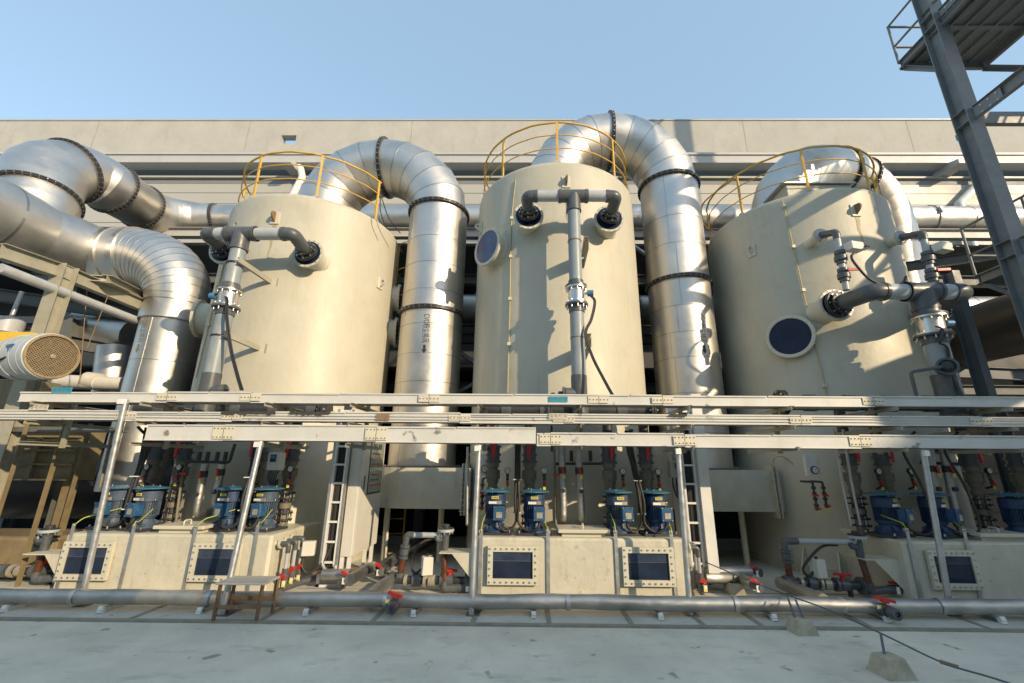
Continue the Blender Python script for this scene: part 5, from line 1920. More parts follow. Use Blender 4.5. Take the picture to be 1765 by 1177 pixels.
foil_drop('foil-wrapped pipe right of the pair behind the left hatch', [PY(383, 800, 7.05), PY(370, 868, 7.1), PY(385, 885, 7.4)], 0.055, 0.2)
foil_drop('shaded foil-wrapped pipe right of the slanting post of the right sump', [PY(1602, 768, 7.1), PY(1612, 850, 7.1), PY(1614, 866, 7.2)], 0.055, 0.5)
foil_drop('shaded foil-wrapped pipe nearest the third dark pipe of the right row', [PY(1625, 775, 7.1), PY(1648, 890, 7.1), PY(1650, 905, 7.2)], 0.055, 0.3)
def thin(label, pts, r, m='pvc_dark', caps=(), name='dosing_line', cat='pipe', group='thin dosing lines', red=None, rnd=0.05):
    th = thing(name, label, cat, pts[-1], group)
    b = NB(m)
    pp = rounded(pts, rnd, 4)
    b.tube(pp, r, n=10)
    for (p, d, L, rr) in caps:
        b.cyl(Vector(p), Vector(p) + Vector(d)*L, rr, 'pvc_dark', n=12)
    b.build('pipe', m, th)
    if red is not None:
        for q in red:
            c = NB('red')
            c.bar(Vector(q) + Vector((-0.055, -0.03, 0)), Vector(q) + Vector((0.055, -0.03, 0)), 0.025, 0.025)
            c.cyl(Vector(q) + Vector((0, -0.03, -0.04)), Vector(q) + Vector((0, -0.03, 0)), 0.016, n=8)
            c.build('handle', 'red', th)
    return th
thin('thin upright dosing line left of the foil pipes on the middle sump', [PY(955, 768, 7.1), PY(956, 800, 7.1), PY(958, 905, 7.1)], 0.02, 'pvc_dusty', red=[PY(958, 818, 7.05)])
thin('black dosing manifold running level behind the middle foil pipes', [PY(956, 800, 7.12), PY(962, 799, 7.2), PY(1040, 799, 7.2), PY(1040, 770, 7.2)], 0.022,
     caps=[(PY(x, 795, 7.2), (0, 0, 1), 0.17, 0.03) for x in (985, 1018)])
thin('black dosing manifold with four short valves above the left hatch', [PY(322, 760, 7.1), PY(322, 795, 7.1), PY(395, 797, 7.1), PY(405, 765, 7.1)], 0.024,
     caps=[(PY(x, 794, 7.1), (0.0, 0, 1), 0.14, 0.03) for x in (342, 356, 373, 387)])
thin('thin dusty line leaning down beside the left hatch', [PY(318, 798, 7.1), PY(314, 818, 7.1), PY(303, 900, 7.1)], 0.02, 'pvc_dusty', red=[PY(318, 816, 7.05)])
thin('black dosing manifold above the shaded right sump', [PY(1588, 800, 7.15), PY(1596, 776, 7.15), PY(1655, 776, 7.15), PY(1655, 800, 7.15), PY(1588, 797, 7.2)], 0.026,
     caps=[(PY(1632, 790, 7.1), (0, 0, 1), 0.14, 0.035)])
for k, (x, lab) in enumerate(((1447, 'left'), (1463, 'right'))):
    thin(lab + ' of two thin conduits falling from the trays to the blower valve on the right', [PY(x - 10, 740, 7.0), PY(x + 4, 830, 7.0), PY(x + 20, 905, 7.0)], 0.017 if k == 0 else 0.02, 'galv', group='thin grey conduits')
for k, x in enumerate((613, 1000)):
    pass
thin('grey conduit pair rising left of the post at the middle sump', [PY(806, 770, 6.95), PY(805, 905, 6.95)], 0.02, 'galv', group='thin grey conduits')
# left conduits
for k, (x0, y0, x1, y1, lab) in enumerate([(196, 735, 172, 840, 'left'), (206, 750, 184, 832, 'right')]):
    thin(lab + ' of two thin dusty conduits left of the first red valve handle', [PY(x0, y0, 7.3), PY(x1, y1, 7.3)], 0.022, 'pvc_dusty', group='thin grey conduits')
# ================================================================ LONG FOIL PIPE ON THE GROUND
lp = thing('ground_pipe', 'long foil-wrapped pipe lying low along the front of the sumps, rusty stain at its left', 'pipe', (0, 5.92, 0.14))
b = NB('insul')
ps, rs = [], []
random.seed(3)
x = -9.5
while x < 12:
    ps.append(Vector((x, 5.93 + 0.008*math.sin(x*3), 0.150 + 0.006*math.sin(x*2.3))))
    rs.append(0.083 + 0.0035*math.sin(x*7.3) + 0.002*random.random())
    x += 0.11
b.tube(ps, rs, n=24)
kr = b.mi('foil_rust')
for i, f in enumerate(b.f):
    cxx = sum(b.v[q].x for q in f)/len(f)
    if -4.75 < cxx < -3.65:
        b.m[i] = kr
for x in (-5.6, -3.9, -1.7, 0.55, 2.6, 3.9, 5.1):
    seam_ring(b, (x, 5.93, 0.15), (1, 0, 0), 0.084, 0.05, 0.005, 'galv')
b.build('wrap', 'insul', lp)
for i, px in enumerate((30, 197, 366, 545, 723, 919, 1122, 1300, 1475, 1650)):
    p = PZ(px, 1050)
    th = thing('pipe_saddle', ['white-nosed pipe saddle by the left edge of the photo', 'pipe saddle between the left edge and the stool', 'pipe saddle just left of the stool', 'pipe saddle first to the right of the stool',
          'pipe saddle right of the grey valve stub', 'pipe saddle below the left window of the middle sump', 'pipe saddle below the right window of the middle sump', 'pipe saddle beside the loose concrete block',
          'pipe saddle left of the right valve stub', 'pipe saddle behind the foot of the rightmost post'][i], 'pipe support', (p.x, 5.93, 0), 'small pipe saddles under the ground pipe')
    b = NB('galv')
    b.channel((p.x, 5.80, 0.038), (p.x, 6.1, 0.038), 0.055, 0.05, 0.006)
    b.build('channel', 'galv', th)
    b = NB('white')
    b.bar((p.x, 5.83, 0.04), (p.x + 0.0, 5.775, 0.07), 0.055, 0.045)
    b.bar((p.x, 5.81, 0.012), (p.x, 5.77, 0.035), 0.06, 0.03)
    b.build('nose_cap', 'white', th)
# drain stubs with red taps
def stub(label, px, py, px2, py2, z=0.13):
    a = PZ(px, py, z)
    c = PZ(px2, py2, z)
    c = Vector((c.x, 5.93, z))
    d = (a - c).normalized()
    th = thing('drain_valve', label, 'valve', (a.x, a.y, 0), 'drain valve stubs')
    b = NB('insul')
    b.cyl(c, a - d*0.22, 0.075, n=24)
    b.build('wrap', 'insul', th)
    b = NB('pvc')
    b.cyl(a - d*0.24, a - d*0.02, 0.045, n=24)
    b.lathe([(0.03, 0.0), (0.062, 0.0), (0.066, -0.02), (0.066, -0.09), (0.05, -0.09)], a, d, n=24)
    b.lathe([(0.046, -0.2), (0.07, -0.2), (0.07, -0.12), (0.046, -0.12)], a, d, n=24)
    b.lathe([(0.034, 0.001), (0.034, -0.08), (0.0, -0.08)], a, d, 'rubber', n=24)
    b.cyl(a - d*0.15 + Vector((0, 0, 0.05)), a - d*0.15 + Vector((0, 0, 0.11)), 0.018, n=10)
    b.build('valve', 'pvc', th)
    b = NB('red')
    q = a - d*0.15 + Vector((0, 0, 0.115))
    b.bar(q + Vector((-0.09, 0.03, 0.02)), q + Vector((0.10, -0.04, -0.01)), 0.045, 0.03)
    b.bar(q + Vector((-0.03, 0.01, 0.0)), q + Vector((0.04, -0.01, -0.01)), 0.06, 0.05)
    b.build('handle', 'red', th)
    b = NB('ylabel')
    q = a - d*0.17 + Vector((-0.075, -0.03, 0.02))
    b.box((q.x - 0.035, q.y - 0.003, q.z), (q.x + 0.02, q.y, q.z + 0.045))
    b.box((q.x - 0.03, q.y - 0.005, q.z + 0.01), (q.x + 0.0, q.y - 0.0032, q.z + 0.035), 'white_tag')
    b.build('tag', 'ylabel', th)
stub('grey drain valve with a red tap sticking out of the ground pipe near the middle', 675, 1050, 690, 1030)
stub('grey drain valve with a red tap sticking out of the ground pipe at the right', 1548, 1060, 1495, 1040)

# ================================================================ FOIL PIPES BETWEEN THE SUMPS
def foil(label, pts, r, group='foil-wrapped drain pipes on the apron', valve=None):
    th = thing('drain_pipe', label, 'pipe', pts[0], group)
    b = NB('insul')
    c = rounded(pts, 0.02, 1)
    b.tube(c, r, n=20)
    b.build('wrap', 'insul', th)
    if valve:
        for (px, py, z, m_) in valve:
            p = PZ(px, py, z)
            v = NB('pvc')
            v.cyl(p + Vector((-0.02, 0.05, 0)), p + Vector((0.06, -0.08, 0)), 0.045, n=18)
            v.lathe([(0.03, 0), (0.058, 0), (0.058, 0.05)], p + Vector((0.06, -0.08, 0)), (-0.5, 0.8, 0), n=18)
            v.build('valve', 'pvc', th)
            v = NB('red')
            v.bar(p + Vector((-0.06, -0.03, 0.10)), p + Vector((0.05, -0.05, 0.045)), 0.05, 0.03)
            v.build('handle', 'red', th)
            v = NB('white_tag')
            v.box((p.x - 0.02, p.y - 0.10, p.z - 0.05), (p.x + 0.02, p.y - 0.096, p.z + 0.03))
            v.build('tag', 'white_tag', th)
    return th
foil('short foil pipe lying in front of the cabinet legs', [PZ(556, 990, 0.22), PZ(603, 990, 0.22)], 0.075)
foil('bent foil pipe rising to the right past the cabinet foot, two red taps', [PZ(602, 1000, 0.2), PZ(632, 981, 0.2), PZ(652, 982, 0.22)], 0.08,
     valve=[(597, 997, 0.2, 0), (655, 983, 0.22, 0)])
foil('dusty foil pipe running back under the fibreglass box', [PZ(655, 985, 0.12), PZ(690, 955, 0.12), PZ(760, 920, 0.12)], 0.085)
foil('foil pipe slanting forward to the ground pipe left of the middle sump', [PZ(671, 1002, 0.15), PZ(636, 1030, 0.15)], 0.085)
foil('foil pipe lying right of the middle sump above the loose block', [PZ(1216, 995, 0.2), PZ(1277, 997, 0.2), PZ(1300, 1008, 0.2)], 0.075, valve=[(1300, 1010, 0.2, 0)])
foil('upper foil pipe lying right of the middle sump, red tap at its end', [PZ(1222, 985, 0.25), PZ(1294, 985, 0.25)], 0.07, valve=[(1300, 985, 0.25, 0)])
foil('foil pipe slanting to the ground pipe left of the right sump', [PZ(1345, 1004, 0.15), PZ(1420, 1036, 0.15)], 0.085)
# low PVC piece by the left sump
def blow(label, k, x0, ydir, pxb):
    """valve station: level pipe with red tap, control box, brown clear risers and a bell-shaped vent"""
    th = thing('valve_station', label, 'pipe', pxb['c'], 'valve stations with brown clear risers')
    a, c = pxb['run']
    b = NB('pvc_dark')
    b.cyl(a, c, 0.055, n=20)
    L = (c - a)
    for t0, t1, rr, mm in ((0.0, 0.06, 0.085, 'pvc'), (0.18, 0.22, 0.075, 'brass'), (0.28, 0.38, 0.085, 'pvc'), (0.42, 0.45, 0.09, 'brass'), (0.48, 0.56, 0.075, 'brass'), (0.62, 0.66, 0.09, 'pvc'), (0.68, 0.78, 0.078, 'pvc'), (0.93, 1.0, 0.115, 'pvc')):
        b.cyl(a + L*t0, a + L*t1, rr, mm, n=20)
    b.box((a.x + L.x*0.80 - 0.02, a.y - 0.03, 0.013), (a.x + L.x*0.80 + 0.02, a.y + 0.03, a.z))
    b.build('run', 'pvc_dark', th)
    b = NB('red')
    q = a + L*0.73 + Vector((0, 0, 0.13))
    b.bar(q + Vector((-0.11, 0.0, 0.01)), q + Vector((0.11, -0.02, 0.0)), 0.05, 0.03)
    b.cyl(q - Vector((0, 0, 0.06)), q + Vector((0, 0, 0.02)), 0.03, n=12)
    b.build('handle', 'red', th)
    # control box
    q = pxb['box']
    b = NB('cabinet')
    b.bbox((q.x - 0.08, q.y - 0.08, q.z), (q.x + 0.08, q.y + 0.08, q.z + 0.24), 0.012, rz=R(18), c=(q.x, q.y, 0))
    b.cyl((q.x, q.y, q.z + 0.24), (q.x, q.y, q.z + 0.27), 0.022, 'pvc_dark', n=10)
    b.cyl((q.x, q.y, a.z), (q.x, q.y, q.z), 0.05, 'brass', n=12)
    b.build('actuator', 'cabinet', th)
    # left riser
    p0, p1 = pxb['r1']
    b = NB('brown_pipe')
    b.cyl(p0, p0.lerp(p1, 0.45), 0.045, n=18)
    b.build('clear_riser', 'brown_pipe', th)
    b = NB('pvc')
    m0 = p0.lerp(p1, 0.42)
    m1 = p0.lerp(p1, 0.80)
    b.cyl(m0, p1, 0.042, n=18)
    for t0, t1, rr in ((0.44, 0.50, 0.068), (0.53, 0.68, 0.062), (0.70, 0.76, 0.068)):
        b.cyl(p0.lerp(p1, t0), p0.lerp(p1, t1), rr, n=18)
    fo = NB('pvc')
    fo.cyl(p0 - Vector((0, 0, 0.0)), p0 + Vector((0, 0, 0.06)), 0.062, n=18)
    fo.build('foot_socket', 'pvc', th)
    top = pxb['bell']
    lv = Vector((top.x, top.y, p1.z))
    b.tube(rounded([p0.lerp(p1, 0.9), p1, p1.lerp(lv, 0.18)], 0.05, 4), 0.048, n=16)
    b.build('riser_fittings', 'pvc', th)
    b = NB('pvc_light')
    b.cyl(p1.lerp(lv, 0.12), lv, 0.038, n=16)
    b.build('cross_pipe', 'pvc_light', th)
    # bell-shaped breather on the second riser
    b = NB('pvc')
    b.lathe([(0.05, -0.20), (0.055, -0.02), (0.06, 0.03), (0.07, 0.05)], (top.x, top.y, p1.z), n=24)
    b.lathe([(0.0, 0.05), (0.118, 0.05), (0.122, 0.06), (0.122, 0.085), (0.118, 0.09), (0.0, 0.09)], (top.x, top.y, p1.z), m='pvc_light', n=32)
    b.lathe([(0.0, 0.094), (0.112, 0.094), (0.112, 0.105), (0.055, 0.11), (0.055, 0.15), (0.0, 0.155)], (top.x, top.y, p1.z), m='pvc_dark', n=32)
    bolts_ring(b, (top.x, top.y, p1.z + 0.05), (0, 0, -1), 0.10, 8, br=0.01, h=0.03)
    b.tube(rounded([(top.x, top.y, p1.z - 0.05), (top.x - 0.11, top.y - 0.02, p1.z - 0.07), (top.x - 0.13, top.y - 0.02, p1.z + 0.0)], 0.04, 4), 0.036, n=14)
    b.build('breather', 'pvc', th)
    b = NB('brown_pipe')
    e = pxb['r2']
    b.cyl(Vector((top.x, top.y, p1.z - 0.2)), e, 0.043, n=18)
    b.build('clear_riser', 'brown_pipe', th)
    b = NB('pvc')
    g = e + Vector((0.28, 0.02, -0.03))
    b.tube(rounded([e + Vector((0, 0, 0.05)), e - Vector((0, 0, 0.05)), g], 0.06, 5), 0.052, n=16)
    b.cyl(g, g + Vector((0.14, 0, 0)), 0.06, n=18)
    b.cyl(g + Vector((0.15, 0, 0)), g + Vector((0.18, 0, 0)), 0.085, n=20)
    b.build('foot_elbow', 'pvc', th)
    b = NB('red')
    b.bar(g + Vector((0.0, -0.02, 0.09)), g + Vector((0.13, -0.02, 0.09)), 0.05, 0.03)
    b.build('handle', 'red', th)
    b = NB('white_tag')
    b.box((g.x + 0.04, g.y - 0.075, g.z - 0.04), (g.x + 0.085, g.y - 0.07, g.z + 0.05))
    b.build('tag', 'white_tag', th)
    b = NB('hose')
    h0 = p1.lerp(lv, 0.5)
    b.tube(bez([h0 + Vector((0.25, 0.03, -0.05)), h0 + Vector((0.05, 0.02, -0.06)), h0 + Vector((-0.12, 0.0, -0.15)), Vector((q.x - 0.22, q.y - 0.02, q.z + 0.12)), Vector((q.x - 0.16, q.y - 0.02, q.z + 0.02)), Vector((q.x - 0.06, q.y, q.z + 0.08))], 6), 0.018, n=8)
    b.build('hose', 'hose', th)
    # shelf bracket on the sump
    b = NB('frame')
    sx_ = SU[k]['x0']
    zb_ = p1.z - 0.2
    b.box((top.x - 0.05, 6.62, zb_ - 0.015), (sx_ + 0.0, 6.98, zb_ + 0.0))
    b.prism([(sx_ - 0.34, zb_ - 0.016), (sx_, zb_ - 0.016), (sx_, zb_ - 0.40)], 6.62, 6.63)
    b.build('shelf', 'frame', th)
    return th
Yv = 6.75
for k, (lab, dx) in enumerate((('valve station left of the left sump, mostly behind rusty posts', 0), ('valve station left of the middle sump with a cream control box', 1), ('valve station left of the right sump with a white control box', 2))):
    if k == 0:
        d = dict(c=PY(40, 990, 7.0), run=(PZ(0, 992, 0.2), PZ(108, 992, 0.2)), box=Vector((-6.78, 6.95, 0.3)),
                 r1=(PY(52, 985, 7.3), PY(64, 915, 7.3)), bell=PY(88, 905, 6.85), r2=PY(62, 992, 6.85))
    elif k == 1:
        d = dict(c=PY(690, 990, 7.0), run=(PY(672, 999, 6.8), PY(812, 1001, 6.8)), box=PY(735, 990, 6.8),
                 r1=(PY(689, 995, 6.8), PY(702, 922, 6.8)), bell=PY(768, 922, 6.8), r2=PY(765, 1008, 6.75))
    else:
        d = dict(c=PY(1365, 1000, 7.0), run=(PY(1352, 1003, 6.8), PY(1492, 1010, 6.8)), box=PY(1412, 995, 6.8),
                 r1=(PY(1362, 1000, 6.8), PY(1352, 932, 6.8)), bell=PY(1478, 932, 6.75), r2=PY(1500, 1012, 6.7))
    if k == 0:
        d['run'] = (Vector((-8.3, 6.95, 0.2)), Vector((-6.7, 6.95, 0.2)))
    blow(lab, k, 0, 0, d)

# sump-side valve trio and junction box right of the left sump
def side_valves(label, x, y0, n, k):
    th = thing('level_valves', label, 'valve', (x, y0, 0.3), 'small valve groups on sump ends')
    for i in range(n):
        y = y0 + i*0.16
        b = NB('frame')
        b.lathe([(0, 0), (0.065, 0), (0.065, 0.02), (0.03, 0.02), (0.03, -0.08)], (x + 0.06, y, 0.66 + 0.012*i), (1, 0, 0), n=20)
        b.build('flange', 'frame', th)
        b = NB('pvc')
        z = 0.66 + 0.012*i
        b.tube(rounded([(x + 0.06, y, z), (x + 0.19 + 0.02*i, y, z), (x + 0.19 + 0.02*i, y, z - 0.12)], 0.04, 4), 0.034, n=14)
        b.build('elbow', 'pvc', th)
        b = NB('pvc')
        b.cyl((x + 0.19 + 0.02*i, y, 0.16), (x + 0.19 + 0.02*i, y, 0.34), 0.042, n=16)
        b.cyl((x + 0.19 + 0.02*i, y, 0.22), (x + 0.19 + 0.02*i, y, 0.28), 0.055, n=16)
        b.build('ball_valve', 'pvc', th)
        b = NB('pvc_light')
        b.cyl((x + 0.19 + 0.02*i, y, z - 0.1), (x + 0.19 + 0.02*i, y, 0.30), 0.026, n=12)
        b.build('tube', 'pvc_light', th)
        b = NB('red')
        b.bar((x + 0.16 + 0.02*i, y - 0.06, 0.26), (x + 0.24 + 0.02*i, y - 0.07, 0.33 if i else 0.24), 0.03, 0.045)
        b.build('handle', 'red', th)
        b = NB('ylabel')
        b.box((x + 0.20 + 0.02*i, y - 0.066, 0.12), (x + 0.25 + 0.02*i, y - 0.062, 0.2))
        b.box((x + 0.208 + 0.02*i, y - 0.068, 0.15), (x + 0.242 + 0.02*i, y - 0.0662, 0.19), 'white_tag')
        b.build('tag', 'ylabel', th)
    b = NB('pvc')
    b.tube(rounded([(x + 0.19, y0, 0.2), (x + 0.19, y0, 0.09), (x + 0.28, y0 + 0.35, 0.09), (x + 0.55, y0 + 0.45, 0.14), (x + 0.95, y0 + 0.45, 0.18)], 0.05, 4), 0.042, n=14)
    b.build('manifold', 'pvc', th)
side_valves('row of small grey valves on the right end of the left sump', -3.56, 6.62, 3, 0)
side_valves('small dark valves on the right end of the middle sump', 2.28, 6.62, 2, 1)
p = PY(532, 945, 6.9)
th = thing('junction_box', 'small cream junction box beside the left ladder, black hose hanging from it', 'box', p)
b = NB('cabinet')
b.bbox((p.x - 0.09, p.y - 0.05, p.z - 0.10), (p.x + 0.09, p.y + 0.08, p.z + 0.10), 0.012, rz=R(16), c=(p.x, p.y, 0))
b.build('case', 'cabinet', th)
b = NB('hose')
b.tube(bez([p + Vector((-0.06, 0.02, -0.1)), p + Vector((-0.06, 0.0, -0.25)), p + Vector((0.05, 0, -0.33)), p + Vector((0.22, 0.05, -0.2)), p + Vector((0.30, 0.08, 0.0)), p + Vector((0.36, 0.1, 0.1))], 6), 0.02, n=8)
b.build('hose', 'hose', th)

# ================================================================ RUSTY STOOL
p = PZ(412, 1062)
th = thing('stool', 'rusty steel stool with a warped pale top in front of the left sump', 'stool', (p.x, p.y, 0.012))
bx0, bx1, by0, by1, bz = PZ(376, 1004, 0.42).x - 0.02, PZ(459, 1003, 0.42).x + 0.02, 5.52, 5.86, 0.40
b = NB('stool_top')
b.bbox((bx0, by0, bz), (bx1, by1, bz + 0.022), 0.006)
b.build('seat', 'stool_top', th)
for x, y in ((bx0 + 0.03, by0 + 0.04), (bx1 - 0.05, by0 + 0.04), (bx0 + 0.03, by1 - 0.03), (bx1 - 0.02, by1 - 0.03)):
    b = NB('rust')
    b.angle((x - 0.012, y, 0.014), (x, y, bz), 0.045, 0.006, up=(0, 1, 0))
    b.build('leg', 'rust', th)
b = NB('rust')
b.bar((bx0 + 0.03, by0 + 0.04, 0.16), (bx1 - 0.05, by0 + 0.04, 0.17), 0.01, 0.045)
b.build('stretcher', 'rust', th)
b = NB('rust')
b.bar((bx0 + 0.03, by1 - 0.03, 0.18), (bx1 - 0.02, by1 - 0.03, 0.18), 0.01, 0.045)
b.build('stretcher', 'rust', th)

# ================================================================ CONCRETE BLOCKS AND THE LOW WIRE
def block(label, px, py, s=1.0, rz=0.0):
    p = PZ(px, py)
    th = thing('concrete_block', label, 'block', (p.x, p.y, 0.0), 'tapered concrete blocks')
    b = NB('block')
    w, w2, h = 0.175*s, 0.115*s, 0.20*s
    r = Matrix.Rotation(rz, 3, 'Z')
    n = 6
    def ring(ww, z, j):
        out = []
        for sx_, sy_ in ((-1, -1), (1, -1), (1, 1), (-1, 1)):
            for t in range(n):
                nx, ny = {(-1, -1): (1, 0), (1, -1): (0, 1), (1, 1): (-1, 0), (-1, 1): (0, -1)}[(sx_, sy_)]
                q = Vector((sx_*ww + nx*2*ww*t/n, sy_*ww*0.9 + ny*2*ww*0.9*t/n, 0))
                q += Vector((random.uniform(-1, 1), random.uniform(-1, 1), 0))*0.0015
                out.append(p + r @ q + Vector((0, 0, z + random.uniform(-1, 1)*0.001)))
        return out
    rs = [ring(w + (w2-w)*t, h*t, 0) for t in (0, 0.25, 0.5, 0.75, 0.95, 1.0)]
    rs[-1] = ring(w2*0.94, h, 0)
    m = len(rs[0])
    vs = [q for g in rs for q in g]
    fs = [(k*m+i, k*m+(i+1) % m, k*m+m+(i+1) % m, k*m+m+i) for k in range(len(rs)-1) for i in range(m)]
    fs.append(tuple(range(m*(len(rs)-1), m*len(rs))))
    b.add(vs, fs)
    b.build('body', 'block', th)
    return th, p
blk1, bp1 = block('concrete block in the middle of the wire, two thin rods set in it', 1382, 1090, 0.72, 0.05)
blk2, bp2 = block('largest concrete block, cut by the bottom edge of the photo', 1537, 1163, 0.76, 0.1)
blk3, bp3 = block('concrete block beyond the ground pipe by the foil pipes', 1266, 1024, 0.75, 0.0)
wp = [PY(1200, 962, 7.2), PY(1231, 975, 6.8), PY(1300, 1004, 6.35), PY(1370, 1030, 5.75), PY(1420, 1048, 5.45), PY(1515, 1090, 4.75), PY(1620, 1140, 4.25), PY(1700, 1165, 4.05), PY(1735, 1176, 3.98), PY(1900, 1230, 3.7)]
th = thing('low_wire', 'thin sagging steel wire strung low over the concrete blocks', 'wire', wp[3])
b = NB('dark_steel')
b.tube(bez(wp, 5), 0.0075, n=6)
b.build('wire', 'dark_steel', th)
b = NB('rust')
b.tube([wp[6] + (wp[7]-wp[6])*0.0, wp[6] + (wp[7]-wp[6])*0.42], 0.016, n=8)
b.build('splice_sleeve', 'rust', th)
for (bp, tops, T) in ((bp1, [(PY(1357, 1028, 5.70), -0.05), (PY(1371, 1033, 5.68), 0.04)], blk1), (bp2, [(PY(1518, 1092, 4.72), -0.03)], blk2), (bp3, [(PY(1264, 990, 6.55), 0.0)], blk3)):
    for (tp, dx) in tops:
        b = NB('dark_steel')
        b.bar((bp.x + dx, bp.y, 0.14), (tp.x, tp.y, tp.z), 0.022, 0.007)
        b.build('rod', 'dark_steel', T)

# ================================================================ FAR LEFT: frame, fan, ribbed housing
def hb(name, label, pts, w, h, m='cream_steel', cat='beam', group=None, up=(0, 0, 1)):
    th = thing(name, label, cat, pts[0], group)
    b = NB(m)
    for a, c in zip(pts, pts[1:]):
        b.hbeam(a, c, w, h, 0.012, up=up)
    b.build('section', m, th)
    return th
GF = 'steel members of the left pipe frame'
c0 = PY(112, 468, 7.2)
hb('steel_column', 'cream steel column standing behind the yellow and grey fan motor', [(c0.x, 7.2, 0.0), (c0.x, 7.2, c0.z + 0.12)], 0.24, 0.24, group=GF, cat='column', up=(0, 1, 0))
hb('steel_beam', 'cream steel beam running out over the yard under the clad duct', [PX(0, 432, c0.x - 0.05) , Vector((c0.x - 0.05, 7.2, c0.z)), Vector((c0.x - 0.05, 9.6, c0.z - 0.02))], 0.16, 0.26, group=GF)
hb('steel_beam', 'short cream beam end under the duct elbow', [PY(148, 480, 7.7), PY(186, 482, 7.9), ], 0.16, 0.12, group=GF)
hb('steel_beam', 'cream channel slanting right under the duct elbow', [PY(184, 480, 7.8), PY(242, 508, 9.0)], 0.18, 0.16, group=GF)
b = NB('pvc_light')
b.cyl(PX(0, 462, -8.6), PX(235, 552, -8.6), 0.085, n=20)
tag(b.build('service_pipe', 'pvc_light'), 'pale round pipe slanting below the cream steel beam at the left', 'pipe')
hb('steel_beam', 'dark beam crossing behind the fan motor', [PY(-40, 560, 9.5), PY(230, 610, 10.4)], 0.2, 0.3, 'rack', group=GF)
hb('steel_beam', 'dark beam high behind the fan motor', [PY(-60, 500, 9.5), PY(240, 545, 10.4)], 0.2, 0.3, 'rack', group=GF)
hb('steel_column', 'short dark column behind the two thin hanging wires', [PY(125, 548, 10), PY(118, 640, 10)], 0.3, 0.3, 'rack', cat='column', group=GF, up=(0, 1, 0))
for k, (x0, y0, x1, y1) in enumerate(((150, 498, 137, 662), (186, 510, 150, 600))):
    b = NB('rust')
    b.cyl(PY(x0, y0, 8.0), PY(x1, y1, 8.0), 0.008, n=6)
    tag(b.build('hanger_rod', 'rust'), ('left' if k == 0 else 'right') + ' of two thin rusty hanger rods behind the fan motor', 'rod', 'thin hanger rods')
# dark ducts behind
b = NB('clad')
b.cyl(PY(140, 560, 10.6), PY(232, 578, 10.6), 0.42, n=32)
tag(b.build('short_duct', 'clad'), 'short stretch of shaded duct behind the frame at the left', 'duct')
b = NB('bag')
b.cyl(PY(95, 657, 9.6), PY(215, 662, 9.6), 0.16, n=24)
b.cyl(PY(150, 655, 9.6), PY(172, 658, 9.6), 0.19, n=24)
tag(b.build('wrapped_pipe', 'bag'), 'pale pinkish wrapped pipe just above the top tray at the left', 'pipe')
b = NB('steel')
b.cyl(PY(190, 690, 10.2), PY(197, 600, 10.2), 0.35, n=32)
tag(b.build('small_vertical_duct', 'steel'), 'shaded vertical duct left of the clad duct', 'duct')
# fan motor
fc = PY(90, 614, 6.5)
ax = Vector((0.975, -0.22, 0.0)).normalized()
th = thing('fan_motor', 'large pale grey fan motor with a dusty round grille facing the yard', 'motor', fc)
b = NB('motor_grey')
r0 = 0.36
b.lathe([(r0*0.86, -0.75), (r0*0.98, -0.70), (r0, -0.3), (r0*1.02, -0.28), (r0*1.02, 0.0), (r0*0.93, 0.02), (r0*0.93, -0.02)], fc, ax, m='motor_grey', n=56, split=True)
for q in (-0.5, -0.28, -0.12):
    b.lathe([(r0, q), (r0*1.035, q), (r0*1.035, q + 0.015), (r0, q + 0.015)], fc, ax, n=56)
b.cyl(fc - ax*0.75, fc - ax*0.72, r0*0.87, n=56)
b.build('casing', 'motor_grey', th)
g = NB('grille')
u, v = frame(ax)
g.cyl(fc - ax*0.03, fc - ax*0.02, r0*0.93, 'rack', n=48)
for i in range(-11, 12):
    t = i/12*r0*0.92
    L = math.sqrt(max(0, (r0*0.92)**2 - t*t))
    for du, dv in (((u+v).normalized(), (u-v).normalized()), ((u-v).normalized(), (u+v).normalized())):
        g.bar(fc + du*t - dv*L, fc + du*t + dv*L, 0.008, 0.006, up=ax)
g.lathe([(r0*0.90, 0.0), (r0*0.98, 0.0), (r0*0.98, 0.028), (r0*0.90, 0.03)], fc, ax, n=48)
g.cyl(fc, fc + ax*0.02, 0.035, 'brass', n=16)
g.build('grille', 'grille', th)
g = NB('blue_box')
q = fc - ax*0.42 + Vector((0.02, -0.30, 0.06))
g.bbox((q.x - 0.10, q.y - 0.07, q.z - 0.07), (q.x + 0.10, q.y + 0.07, q.z + 0.07), 0.015, rz=R(-20), c=(q.x, q.y, 0))
g.build('terminal_box', 'blue_box', th)
g = NB('rubber')
g.tube(bez([q + Vector((0, -0.03, -0.07)), q + Vector((-0.02, -0.05, -0.14)), q + Vector((-0.25, -0.02, -0.22)), q + Vector((-0.5, 0.1, -0.3))], 5), 0.016, n=8)
g.build('cable', 'rubber', th)
g = NB('yellow_paint')
q = fc - ax*0.75
b2 = [(-0.9, 0.14), (0.0, 0.17), (0.30, 0.33), (0.20, 0.42), (-0.9, 0.44)]
g.prism([(q.x + a, q.z + z) for a, z in b2], q.y - 0.1, q.y + 0.2)
tag(g.build('belt_guard', 'yellow_paint'), 'yellow belt guard behind the grey fan motor at the left edge', 'guard')
